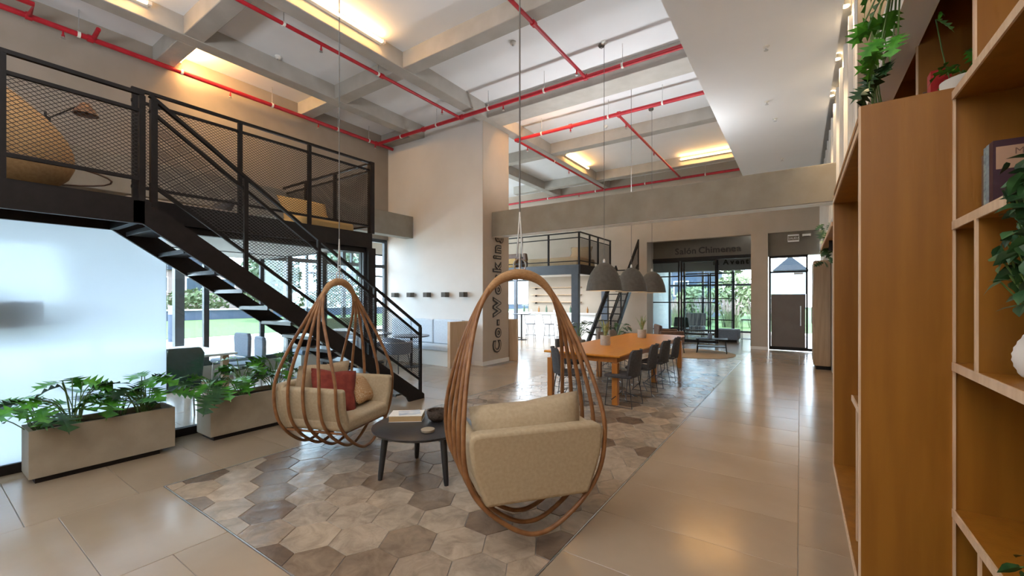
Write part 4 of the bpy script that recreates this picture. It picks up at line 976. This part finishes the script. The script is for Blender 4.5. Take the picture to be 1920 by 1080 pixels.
# ================================================================ BOOTH CORNER UNDER THE WHITE WALL
for k, x in enumerate((-9.217, -8.598, -7.976, -7.336, -6.737)):
    t = thing('wall_sconce', 'dark cube sconce on the white wall, ' + ('first', 'second', 'third', 'fourth', 'fifth')[k] + ' from the left', 'light', (x, 7.85, 1.70), 0, 'cube sconces on the white wall')
    MB().box(-.07, .07, -.16, -.01, -.06, .06).build('housing', m_pend, t, world=False, bevel=.004); box('backplate', m_black, -.05, .05, -.01, 0, -.05, .05, t, world=False)
bo = thing('booth_bench', 'pale blue upholstered booth bench against the white wall', 'bench', (-7.7, 7.5, 0))
box('base', m_base, -9.3, -6.70, 7.30, 7.83, 0, .36, bo); 
for a, b in ((-9.28, -8.5), (-8.48, -7.70), (-7.68, -6.72)):
    MB().box(a, b, 7.24, 7.72, .365, .47).build('seat_pad', m_paleblue, bo, bevel=.03, seg=3); MB().box(a, b, 7.70, 7.83, .47, 1.08).build('back_pad', m_paleblue, bo, bevel=.03, seg=3)
ep = thing('booth_end_panel', 'plywood panel closing the right end of the booth bench', 'panel', (-6.65, 7.5, 0)); box('board', m_booth, -6.69, -6.62, 7.18, 7.84, 0, 1.06, ep); box('edge', m_oakedge, -6.695, -6.615, 7.165, 7.18, 0, 1.065, ep)
ep2 = thing('booth_end_panel', 'plywood panel standing just behind the lettered pier', 'panel', (-6.15, 9.1, 0)); box('board', m_booth, -6.6, -6.02, 9.02, 9.08, 0, 1.07, ep2); box('edge', m_oakedge, -6.02, -6.012, 9.02, 9.08, 0, 1.07, ep2)
sb_ = thing('side_bench', 'taupe backed bench below the bright window at the end of the booth', 'bench', (-9.3, 6.3, 0)); box('base', m_base, -9.58, -9.0, 5.0, 7.2, 0, .36, sb_); MB().box(-9.5, -8.95, 5.0, 7.2, .365, .47).build('seat_pad', m_bluegrey, sb_, bevel=.03); MB().box(-9.58, -9.45, 5.0, 7.2, .47, 1.12).build('back_pad', m_felt2, sb_, bevel=.03)
def pedestal(label, x, y, r=.40, h=.74, mat=None):
    t = thing('round_table', label, 'table', (x, y, 0)); MB().lathe([(r-.01, h-.03), (r, h-.02), (r, h-.004), (r-.004, h)], 36, (x, y, 0)).build('table_top', mat or m_darklam, t, smooth=40)
    MB().lathe([(.03, .02), (.028, h-.03)], 14, (x, y, 0)).build('column', m_black, t, smooth=40); MB().lathe([(.22, 0), (.22, .012), (.03, .02)], 28, (x, y, 0)).build('foot', m_black, t, smooth=40); return t
pedestal('dark round cafe table beside the blue-grey barrel chair', -7.55, 6.85, .42); pedestal('dark round cafe table at the far left of the booth', -8.75, 6.75, .42)
def barrel(label, x, y, rz, mat):
    t = thing('barrel_chair', label, 'chair', (x, y, 0), rz); L = dict(parent=t, world=False)
    MB().lathe([(.0, .40), (.24, .40), (.25, .43), (.24, .47), (0, .48)], 24, cap0=False, cap1=False).build('seat', mat, smooth=50, **L)
    V = []; F = []; n = 19
    for s_ in (0, 1):
        for z in (.42, .60, .74, .77):
            for i in range(n):
                a = R(180+ -20 + 220*i/(n-1)); rr = (.27 if s_ else .31)+(.0 if z < .7 else .01); zz = z if z < .7 else z - .10*abs(math.cos(a))**4
                V.append((rr*math.cos(a), rr*math.sin(a), zz))
    N = 4*n
    for s_ in (0, 1):
        for j in range(3):
            for i in range(n-1): q = (s_*N+j*n+i, s_*N+j*n+i+1, s_*N+(j+1)*n+i+1, s_*N+(j+1)*n+i); F.append(q if s_ == 0 else q[::-1])
    for i in range(n-1): F += [(3*n+i, 3*n+i+1, N+3*n+i+1, N+3*n+i), (i, N+i, N+i+1, i+1)]
    for j in range(3): F += [(j*n, (j+1)*n, N+(j+1)*n, N+j*n), (j*n+n-1, N+j*n+n-1, N+(j+1)*n+n-1, (j+1)*n+n-1)]
    MB().add(V, F).build('backrest', mat, smooth=60, **L)
    for a in (45, 135, 225, 315): MB().tube([(.20*math.cos(R(a)), .20*math.sin(R(a)), .41), (.29*math.cos(R(a)), .29*math.sin(R(a)), 0)], .009, 8).build('leg', m_wire, smooth=60, **L)
    MB().tube([(.325*math.cos(R(160+11*i)), .325*math.sin(R(160+11*i)), .66) for i in range(21)], .008, 6).build('hoop', m_steel, smooth=60, **L)
    return t
barrel('blue-grey barrel chair with a metal hoop behind the foot of the stair', -7.25, 6.2, R(5), m_bluegrey); barrel('blue-grey barrel chair half hidden by the stair at the far booth table', -8.5, 6.15, R(-10), m_bluegrey)

# ================================================================ MEETING ROOM BEHIND THE GLASS
mt = thing('meeting_table', 'white-topped meeting table behind the glass under the mezzanine', 'table', (-8.3, 2.35, 0)); box('table_top', m_whitelam, -9.2, -7.45, 1.1, 3.1, .71, .745, mt, bevel=.01)
for x in (-9.1, -7.63):
    for y in (1.2, 2.92): box('leg', m_booth, x, x+.09, y, y+.09, 0, .71, mt)
def officechair(label, x, y, rz, mat, h=.95):
    t = thing('office_chair', label, 'chair', (x, y, 0), rz); L = dict(parent=t, world=False)
    MB().box(-.24, .24, -.22, .22, .42, .50).build('seat', mat, bevel=.03, seg=3, **L); MB().prism([(-.23, .50), (.23, .50), (.26, h-.08), (.22, h), (-.22, h), (-.26, h-.08)], -.27, -.20, 'y').build('backrest', mat, bevel=.025, seg=3, **L)
    for a, b in ((-.22, -.20), (.22, -.20), (-.22, .20), (.22, .20)): MB().tube([(a*.9, b*.9, .42), (a, b, 0)], .012, 8).build('leg', m_steel, smooth=60, **L)
    return t
officechair('bottle green high-backed chair just behind the clear glass pane', -6.75, 2.08, R(80), m_tealdark, .97); officechair('blue-grey chair at the far end of the meeting table', -7.95, 3.42, R(170), m_bluegrey, .93); officechair('blue-grey chair beyond the meeting table, nearer the facade', -8.75, 3.5, R(185), m_bluegrey, .95)
dv = thing('drum_shade', 'dark blue drum lamp seen as a blurred shape through the frosted glass', 'lamp', (-6.36, .55, 0)); MB().lathe([(.30, 1.32), (.30, 1.58)], 32, (-6.36, .55, 0)).build('shade', M('navy_shade', (.03, .06, .10), rough=.8), dv, smooth=40); MB().lathe([(.012, .02), (.012, 1.35)], 10, (-6.36, .55, 0)).build('pole', m_black, dv); MB().lathe([(.16, 0), (.16, .02)], 24, (-6.36, .55, 0)).build('foot', m_black, dv)

# ================================================================ ON THE MEZZANINES
bbag = thing('lounge_beanbag', 'large tan beanbag lounger behind the mezzanine railing at far left', 'chair', (-6.75, .60, 2.66))
V = []; F = []; nu, nv = 20, 10
for j in range(nv+1):
    s = j/nv
    for i in range(nu):
        a = 2*PI*i/nu; rr = .78*math.sin(PI*min(1, .12+.88*(1-s)**.9)/1)**.55*(1-s*.55) if j < nv else .02
        V.append((rr*math.cos(a)*.85, rr*math.sin(a)*1.1 - .45*s*s, s*1.28))
for j in range(nv):
    for i in range(nu): F.append((j*nu+i, j*nu+(i+1) % nu, (j+1)*nu+(i+1) % nu, (j+1)*nu+i))
F += [tuple(range(nu))[::-1], tuple(nv*nu+i for i in range(nu))]
MB().add(V, F).build('body', m_tan, bbag, world=False, smooth=180); MB().tube([(.66*math.cos(t_), .66*math.sin(t_)*1.3-.02, .30) for t_ in [2*PI*i/28 for i in range(28)]], .010, 5, closed=True).build('seam', m_brown, bbag, world=False)
fl = thing('arm_lamp', 'black articulated floor lamp on the left mezzanine', 'lamp', (-8.25, 1.12, 2.66))
MB().lathe([(.14, 0), (.14, .02)], 24, (-8.25, 1.12, 2.66)).build('foot', m_black, fl); MB().tube([(-8.25, 1.12, 2.67), (-8.25, 1.12, 4.08)], .014, 8).build('pole', m_black, fl); MB().tube([(-8.25, .85, 3.72), (-8.25, 1.44, 4.28)], .010, 8).build('arm', m_black, fl); MB().lathe([(.05, -.02), (.05, .04)], 12, (-8.25, 1.12, 3.97)).build('joint', m_black, fl)
MB().lathe([(.04, .06), (.10, -.02), (.14, -.10), (.13, -.10), (.09, -.02), (.03, .04)], 20, (-8.25, 1.50, 4.27)).build('shade', m_brown, fl, smooth=50)
ss_ = thing('woven_seat', 'straw woven floor seat at the right end of the left mezzanine', 'seat', (-6.75, 4.0, 2.66)); MB().box(-7.3, -6.2, 3.45, 4.38, 2.66, 2.88).build('base', m_straw, ss_, bevel=.07, seg=3); weld(xform(cushion(.85, .55, .26, .5), (R(62), 0, R(90)), (-6.95, 3.95, 3.06)).build('back_cushion', m_straw, ss_))
db = thing('daybed', 'grey floor daybed in the middle of the left mezzanine', 'bed', (-7.4, 2.35, 2.66)); MB().box(-8.3, -6.7, 1.55, 3.05, 2.66, 2.86).build('mattress', m_felt2, db, bevel=.06, seg=3); weld(xform(cushion(.6, .42, .2, .5), (R(58), 0, R(0)), (-7.6, 2.9, 2.99)).build('bolster', m_felt, db))
d2 = thing('daybed', 'pale linen daybed on the far mezzanine above the bar', 'bed', (-6.8, 13.2, 2.66)); MB().box(-7.9, -5.95, 12.5, 13.9, 2.66, 2.98).build('mattress', m_linen, d2, bevel=.06, seg=3); weld(xform(cushion(.8, .5, .24, .5), (R(65), 0, R(10)), (-6.4, 13.7, 3.22)).build('back_cushion', m_linen_in, d2))
tc_ = thing('throw_chair', 'low brown lounge chair draped with a fringed throw on the far mezzanine', 'chair', (-9.0, 12.9, 2.66)); MB().box(-9.6, -8.4, 12.5, 13.4, 2.66, 3.0).build('seat', m_brown, tc_, bevel=.05); MB().prism([(-9.6, 3.0), (-8.4, 3.0), (-8.45, 3.3), (-9.55, 3.3)], 13.25, 13.4, 'y').build('back', m_brown, tc_, bevel=.04); MB().box(-9.0, -8.38, 12.48, 13.2, 3.0, 3.03).box(-9.0, -8.38, 12.46, 12.48, 2.72, 3.03).build('throw', m_straw, tc_)

# ================================================================ FAR SEATING, BAR
rg = tag(MB().lathe([(1.12, .001), (1.13, .006), (1.12, .013)], 56).build('jute_rug', m_jute, smooth=30), 'round jute rug on the floor beyond the dining table', 'rug'); rg.location = (-2.6, 13.15, 0)
ba = thing('leather_armchair', 'low brown leather armchair on the round rug behind the dining table', 'chair', (-3.25, 13.2, .013), R(-65)); L = dict(parent=ba, world=False)
MB().box(-.36, .36, -.32, .34, .30, .46).build('seat', m_brown, bevel=.05, seg=3, **L); MB().prism([(-.40, .30), (.40, .30), (.44, .80), (-.44, .80)], -.40, -.28, 'y').build('backrest', m_brown, bevel=.05, seg=3, **L)
for s in (-1, 1): MB().box(s*.42-.05, s*.42+.05, -.36, .32, .30, .64).build('armrest', m_brown, bevel=.04, seg=3, **L)
for a, b in ((-.36, -.3), (.36, -.3), (-.36, .3), (.36, .3)): MB().tube([(a, b, .31), (a*1.08, b*1.08, 0)], .012, 8).build('leg', m_black, **L)
bt = thing('low_table', 'black slatted low table on the edge of the round rug', 'table', (-2.15, 13.6, 0), R(8)); L = dict(parent=bt, world=False)
for k in range(5): MB().box(-.42, .42, -.26+.11*k, -.26+.11*k+.085, .40, .425).build('slat', m_black, **L)
for a in (-.36, .36):
    MB().bar((a, -.24, .385), (a, .27, .385), .03, .03).build('bearer', m_black, **L)
    for b in (-.22, .24): MB().tube([(a, b, .39), (a*1.1, b*1.1, 0)], .014, 8).build('leg', m_black, **L)
MB().box(-.40, .40, -.2, .2, .18, .20).build('under_shelf', m_black, **L)
cu = tag(MB().lathe([(.05, 0), (.06, .05), (.065, .14), (.055, .14), (.05, .02), (0, .02)], 20, cap1=False).build('grey_pot', m_bluegrey, smooth=50), 'small grey pot on the black slatted table', 'pot'); cu.location = (-2.2, 13.62, .425)
ot = thing('ottoman', 'blue-grey square ottoman in the salon behind the steel doors', 'ottoman', (-2.1, 17.6, 0)); MB().box(-2.65, -1.85, 17.3, 18.0, .08, .46).build('body', m_bluegrey, ot, bevel=.04, seg=3); box('base', m_black, -2.6, -1.9, 17.35, 17.95, 0, .08, ot)
sa = thing('striped_armchair', 'striped grey armchair by the garden doors of the salon', 'chair', (-3.7, 19.0, 0)); m_str = M('striped_cloth', (.30, .34, .40), (.72, .74, .76), 3, stretch=(12, .3, .3), rough=.9, lo=.48, hi=.52)
MB().box(-4.1, -3.3, 18.7, 19.4, .2, .46).build('seat', m_str, sa, bevel=.05); MB().prism([(19.4, .46), (19.25, .46), (19.45, .98), (19.58, .98)], -4.1, -3.3, 'x').build('backrest', m_str, sa, bevel=.03)
for x in (-4.05, -3.35):
    for y in (18.75, 19.3): MB().tube([(x, y, .2), (x, y, 0)], .015, 6).build('leg', m_black, sa)
ta = thing('teal_chair', 'dark teal moulded chair behind the steel doors', 'chair', (-3.9, 17.4, 0)); MB().box(-4.2, -3.6, 17.1, 17.65, .40, .48).build('seat', m_tealdark, ta, bevel=.03); MB().prism([(-4.2, .48), (-3.6, .48), (-3.65, .86), (-4.15, .86)], 17.62, 17.7, 'y').build('backrest', m_tealdark, ta, bevel=.03)
for x in (-4.15, -3.65):
    for y in (17.15, 17.6): MB().tube([(x, y, .4), (x*1.0, y, 0)], .012, 6).build('leg', m_black, ta)
lamp('AREA', (-8.6, 13.4, 2.44), 130, (.92, .96, 1), 4.5, None, 2.0)  # fill light added to brighten the bar, no fitting there
bs = thing('side_table', 'black wire side table with a tray next to the salon pillar', 'table', (-1.42, 16.0, 0)); box('tray', m_black, -1.62, -1.24 if False else -1.32, 15.85, 16.2, .88, .91, bs)
for x in (-1.61, -1.33):
    for y in (15.86, 16.19): box('leg', m_black, x-.008, x+.008, y-.008, y+.008, 0, .88, bs)
box('lower_tray', m_black, -1.61, -1.33, 15.86, 16.19, .25, .265, bs)
br = thing('bar_counter', 'long white bar counter under the far mezzanine', 'counter', (-9, 14.9, 0)); box('front', m_whitelam, -10.9, -6.3, 14.75, 14.8, 0, 1.0, br); box('top', m_whitelam, -10.95, -6.25, 14.65, 15.1, 1.0, 1.05, br); box('side', m_whitelam, -6.35, -6.3, 14.8, 15.05, 0, 1.0, br)
for k, z in enumerate((1.45, 1.75, 2.05)):
    s_ = thing('bar_shelf', 'thin wall shelf behind the bar, ' + ('lowest', 'middle', 'highest')[k] + ' of three', 'shelf', (-8.4, 15.42, z), 0, 'bar shelves'); box('board', m_booth, -9.5, -7.2, 15.34, 15.5, z, z+.025, s_)
    for x in (-9.3, -7.4): box('bracket', m_black, x-.01, x+.01, 15.36, 15.5, z-.06, z, s_)
bm_ = [M('bottle_glass', (.10, .16, .12), rough=.15), M('white_cup', (.8, .8, .78), rough=.3), M('amber_glass', (.30, .14, .04), rough=.15)]
kind_words = ('green bottle', 'white cup', 'amber bottle')
ord_ = ('first', 'second', 'third', 'fourth', 'fifth', 'sixth', 'seventh', 'eighth', 'ninth')
for k in range(9):
    x = -9.6+.36*k; c = k % 3; h = (.28, .10, .24)[c]
    o = MB().lathe([(.035, 0), (.04, .01), (.04, h*.6), (.015 if c != 1 else .045, h*.8), (.014 if c != 1 else .045, h)], 14).build('bar_' + ('bottle', 'cup', 'bottle')[c], bm_[c], smooth=50); o.location = (x, 14.95, 1.05)
    tag(o, f'{kind_words[c]} on the bar counter, {ord_[k]} from the left', ('bottle', 'cup', 'bottle')[c], 'bottles and cups on the bar')
pedestal('tall black pedestal table by the bar entrance', -8.95, 13.75, .36, 1.02)
def stool(label, x, y, rz):
    t = thing('wire_stool', label, 'stool', (x, y, 0), rz); L = dict(parent=t, world=False)
    MB().lathe([(.0, .655), (.18, .655), (.185, .665), (.18, .68), (0, .683)], 24, cap0=False, cap1=False).build('seat', m_darklam, smooth=40, **L)
    for a in (45, 135, 225, 315): MB().tube([(.15*math.cos(R(a)), .15*math.sin(R(a)), .66), (.22*math.cos(R(a)), .22*math.sin(R(a)), 0)], .008, 6).build('leg', m_wire, **L)
    MB().tube([(.2*math.cos(2*PI*i/16), .2*math.sin(2*PI*i/16), .25) for i in range(16)], .007, 6, closed=True).build('foot_ring', m_wire, **L)
    MB().tube([(-.17, -.1, .67), (-.2, -.17, 1.0), (.2, -.17, 1.0), (.17, -.1, .67)], .008, 6).build('back_hoop', m_wire, **L); return t
stool('thin wire bar stool nearest the black pedestal table', -8.25, 13.3, R(20)); stool('thin wire bar stool in the middle of the bar floor', -7.6, 13.55, R(-10)); stool('thin wire bar stool farthest right before the bar', -6.9, 13.2, R(15))
ps = thing('bar_post', 'slim blue-grey post in front of the bar window', 'post', (-9.66, 14.4, 0)); box('shaft', m_mezzgrey, -9.72, -9.6, 14.36, 14.48, 0.02, 2.44, ps); box('foot', m_black, -9.8, -9.52, 14.28, 14.56, 0, .02, ps)
for k, (x, y, s) in enumerate(((-5.5, 11.6, 1.0), (-4.5, 12.1, .9))):
    rn = random.Random(31+k); t = thing('leafy_plant', 'dark leafy floor plant at the foot of the narrow stair, ' + ('left one', 'right one')[k], 'plant', (x, y, 0))
    MB().lathe([(.15, 0), (.19, .02), (.21, .36), (.19, .36), (.18, .32), (0, .32)], 24, (x, y, 0), cap1=False).build('pot', m_hdr, t, smooth=40); sm = MB()
    for q in range(26):
        a = rn.uniform(0, 6.28); rr = rn.uniform(.08, .38); z = .45+rn.uniform(0, .5)*s; p = Vector((x+rr*math.cos(a), y+rr*math.sin(a), z)); sm.tube(crspline([(x, y, .33), (x+rr*.4*math.cos(a), y+rr*.4*math.sin(a), z*.8), p], 3), .006, 5)
        leaf(t, p, a-PI/2, R(rn.uniform(-30, 30)), R(rn.uniform(-30, 30)), 1.0, rn.choice((1, 2)), True)
    sm.build('stems', m_stem, t, kind='stuff')

# ================================================================ SIGNS
sg = thing('wall_lettering', 'vertical outlined Co-Working letters on the pier face', 'sign', (-6.2, 8.5, 1.6))
letters(sg, 'Co-Working', .415, m_letterdk, (-6.19, 8.54, .24), (0, 0, 1), (0, -1, 0), .02, 0, m_letterface, .004, .026)
sg2 = thing('wall_lettering', 'Salón Chimenea letters on the dark header over the steel doors', 'sign', (-2.6, SY, 3.2))
letters(sg2, 'Salón Chimenea', .315, m_letterdk, (-3.82, SY-.012, 3.23), (1, 0, 0), (0, 0, 1), .02, .6, None, 0, .006)
sg3 = thing('wall_lettering', 'partly hidden dark letters on the inner header of the salon', 'sign', (-2.2, 18.99, 3.0))
letters(sg3, 'la Avent', .28, m_letterdk, (-2.95, 18.985, 2.99), (1, 0, 0), (0, 0, 1), .02, 1.0, None, 0, .01)
ex = thing('exit_sign', 'small white SALIDA exit sign above the entrance door', 'sign', (-.16, 15.5, 3.45)); box('plate', m_whitelam, -.31, -.02, 15.47, 15.50, 3.34, 3.56, ex); box('field', m_hdr, -.30, -.03, 15.462, 15.47, 3.385, 3.515, ex)
letters(ex, 'SALIDA', .085, m_whitelam, (-.29, 15.458, 3.42), (1, 0, 0), (0, 0, 1), .004)
el = thing('emergency_light', 'small white emergency light beside the exit sign', 'light', (.16, 15.5, 3.5)); box('body', m_base, .06, .27, 15.44, 15.5, 3.49, 3.55, el); box('lens', m_black, .09, .24, 15.45, 15.49, 3.475, 3.49, el)
# ================================================================ OUTSIDE
tg = struct(box('floor_outside', m_pave, -22, -9.8, -4.6, 60, -.25, -.12)); box('bounce_paving', m_pave, -22, 20, -30, -4.6, -.25, -.12, tg); box('garden_path', m_pave, -14, 20, 22.3, 25.5, -.25, -.12, tg); box('entrance_path', m_pave, .6, 14, 15.8, 22.3, -.25, -.12, tg); box('earth', m_grass, -90, 60, -60, 110, -.6, -.26, tg)  # paving behind the camera is unseen, added to bounce sunlight indoors
lw = MB().box(-39.6, -22, -40, 90, -.25, -.10).box(-22, 40, 25.5, 90, -.25, -.10).build('lawn', m_grass, kind='stuff'); tag(lw, 'green lawn outside beyond the paving', 'grass')
hw_ = thing('garden_wall', 'low blue-grey garden wall behind the lawn on the left', 'wall', (-40, 20, 0)); box('coping', m_base, -40.3, -39.7, -30, 70, .65, .75, hw_); box('body', m_houseb, -40.2, -39.8, -30, 70, -.2, .65, hw_)
def shrub(name, label, c, rad, n, mat, seed, ls=.3, trunk=0, cat='shrub', group=None):
    rn = random.Random(seed); t = thing(name, label, cat, (c[0], c[1], -.1), 0, group); m = MB()
    for k in range(n):
        v = Vector((rn.gauss(0, 1), rn.gauss(0, 1), rn.gauss(0, 1))).normalized()*(rn.random()**.4)
        p = Vector((v.x*rad[0], v.y*rad[1], v.z*rad[2]+c[2]))
        a = Vector((rn.gauss(0, 1), rn.gauss(0, 1), rn.gauss(0, .7))).normalized()*ls*rn.uniform(.6, 1.2); b = a.orthogonal().normalized()*ls*.45
        m.add([p-a, p+b, p+a, p-b], [(0, 1, 2, 3)])
    m.build('foliage', mat, t, world=False, kind='stuff')
    MB().tube([(0, 0, 0), (.05, 0, c[2])], [.05+.04*trunk, .03], 6).build('trunk', m_brown, t, world=False); return t
sd = 100
for k, (x, y) in enumerate(((-43, 2), (-43, 9), (-42.5, 14.5), (-43, 20), (-42.5, 25.5), (-43, 31), (-43, 37))):
    shrub('garden_shrub', 'loose yellow-green shrub behind the low garden wall, ' + ord_[k] + ' from the left', (x, y, 1.4), (1.8, 2.6, 1.2), 520, m_bush, sd+k, .28, 0, 'shrub', 'shrubs behind the garden wall')
for k, (x, y, h) in enumerate(((-33, 22, 4.2), (-30, 27, 5.0), (-36, 17.5, 3.6), (-32, 34, 5.5), (-38, 8, 4.0))):
    shrub('garden_tree', 'pale green tree on the left lawn, ' + ord_[k] + ' of the group', (x, y, h), (2.3, 2.3, h*.62), 900, m_bushdk, 200+k, .34, 2, 'tree', 'trees on the left lawn')
def house(label, x0, x1, y0, y1, h, mat, ridge, axis, side, wins):
    t = thing('house', label, 'house', ((x0+x1)/2, (y0+y1)/2, -.1)); box('walls', mat, x0, x1, y0, y1, -.1, h, t)
    if axis == 'y': MB().prism([(x0-.4, h), (x1+.4, h), ((x0+x1)/2, ridge)], y0-.4, y1+.4, 'y').build('roof', m_roof, t)
    else: MB().prism([(y0-.4, h), (y1+.4, h), ((y0+y1)/2, ridge)], x0-.4, x1+.4, 'x').build('roof', m_roof, t)
    for a, b, z0, z1 in wins:
        if side == '+x': f = box('window', m_base, x1, x1+.06, a, b, z0, z1, t); box('pane', m_winblue, x1+.06, x1+.08, a+.1, b-.1, z0+.1, z1-.1, f)
        else: f = box('window', m_base, a, b, y0-.06, y0, z0, z1, t); box('pane', m_winblue, a+.1, b-.1, y0-.08, y0-.06, z0+.1, z1-.1, f)
    return t
house('pink rendered house with square windows beyond the left shrubs', -62, -54, 10, 24, 4.6, m_housep, 6.5, 'x', '+x', [(14.0, 15.9, 2.3, 3.9), (17.4, 19.2, 2.3, 3.9), (20.6, 22.2, 2.3, 3.9), (11.2, 12.8, 2.3, 3.9)])
house('blue clad house with a pitched roof seen over the entrance door', -3.5, .8, 85, 91, 6.4, m_houseb, 8.8, 'y', '-y', [(-2.8, -1.7, 4.6, 5.8), (-1.0, .1, 4.6, 5.8)])
house('blue-grey clad house behind the shrubs of the far garden', -15, -6.6, 40, 48, 4.2, m_houseb, 6.0, 'y', '-y', [(-12.5, -11.2, 1.8, 3.2), (-9.5, -8.2, 1.8, 3.2)])
for k, (x, y) in enumerate(((-6.5, 28), (-4.9, 28.4), (-3.4, 28), (-2.0, 28.3), (-8.2, 28.4))):
    rn = random.Random(400+k); t = thing('pampas_grass', 'clump of pinkish feather grass in the far garden, ' + ('second', 'third', 'fourth', 'fifth', 'first')[k] + ' from the left', 'grass', (x, y, -.1), 0, 'feather grass clumps'); m = MB(); pl = MB()
    for q in range(150):
        a = rn.uniform(0, 6.28); l = rn.uniform(.7, 1.5); d = Vector((math.cos(a), math.sin(a), 0)); p0 = d*rn.uniform(0, .5); p1 = p0+d*.25+Vector((0, 0, l)); s = Vector((-d.y, d.x, 0))*.03
        m.add([p0-s, p0+s, p1], [(0, 1, 2)])
        if q % 2: pl.add([p1-s*2, p1+s*2, p1+d*.12+Vector((0, 0, .4))], [(0, 1, 2)])
    m.build('blades', m_bush, t, world=False, kind='stuff'); pl.build('plumes', m_grassp, t, world=False, kind='stuff')
for k, (x, y, h) in enumerate(((-6.4, 33.5, 2.6), (-1.8, 33, 2.9), (-4.2, 36.4, 3.6), (-9.8, 34.5, 3.2))):
    shrub('garden_shrub', 'green shrub in the far garden beyond the feather grass, ' + ('second', 'fourth', 'third', 'first')[k] + ' from the left', (x, y, h*.55), (1.5, 1.3, h*.5), 650, m_bush, 300+k, .26, 1, 'shrub', 'shrubs in the far garden')
shrub('garden_tree', 'tall light green tree behind the far garden', (-5.0, 42.5, 6.0), (1.2, 1.6, 2.4), 700, m_bush, 330, .4, 2, 'tree')
bl = thing('bollard_lamp', 'slim blue-grey bollard lamp on the terrace outside the clear pane', 'lamp', (-20.6, 6.2, -.12)); MB().lathe([(.13, 0), (.13, 1.1)], 16, (-20.6, 6.2, -.12)).build('post', m_houseb, bl, smooth=40); MB().lathe([(.12, 1.1), (.12, 1.38), (.14, 1.39), (.14, 1.44)], 16, (-20.6, 6.2, -.12)).build('lens', m_base, bl, smooth=40)
# terrace posts carrying the canopy outside the facade
for k, (x, y) in enumerate(((-11.9, 3.7), (-12.6, 6.6))):
    t = thing('terrace_post', 'dark steel terrace post outside the facade, ' + ('nearer', 'farther') + ' one' if False else 'dark steel terrace post outside the facade, ' + ('nearer one', 'farther one')[k], 'post', (x, y, -.12)); box('shaft', m_frame, x-.09, x+.09, y-.09, y+.09, -.12, 3.1, t); box('foot', m_steel, x-.14, x+.14, y-.14, y+.14, -.12, -.1, t)
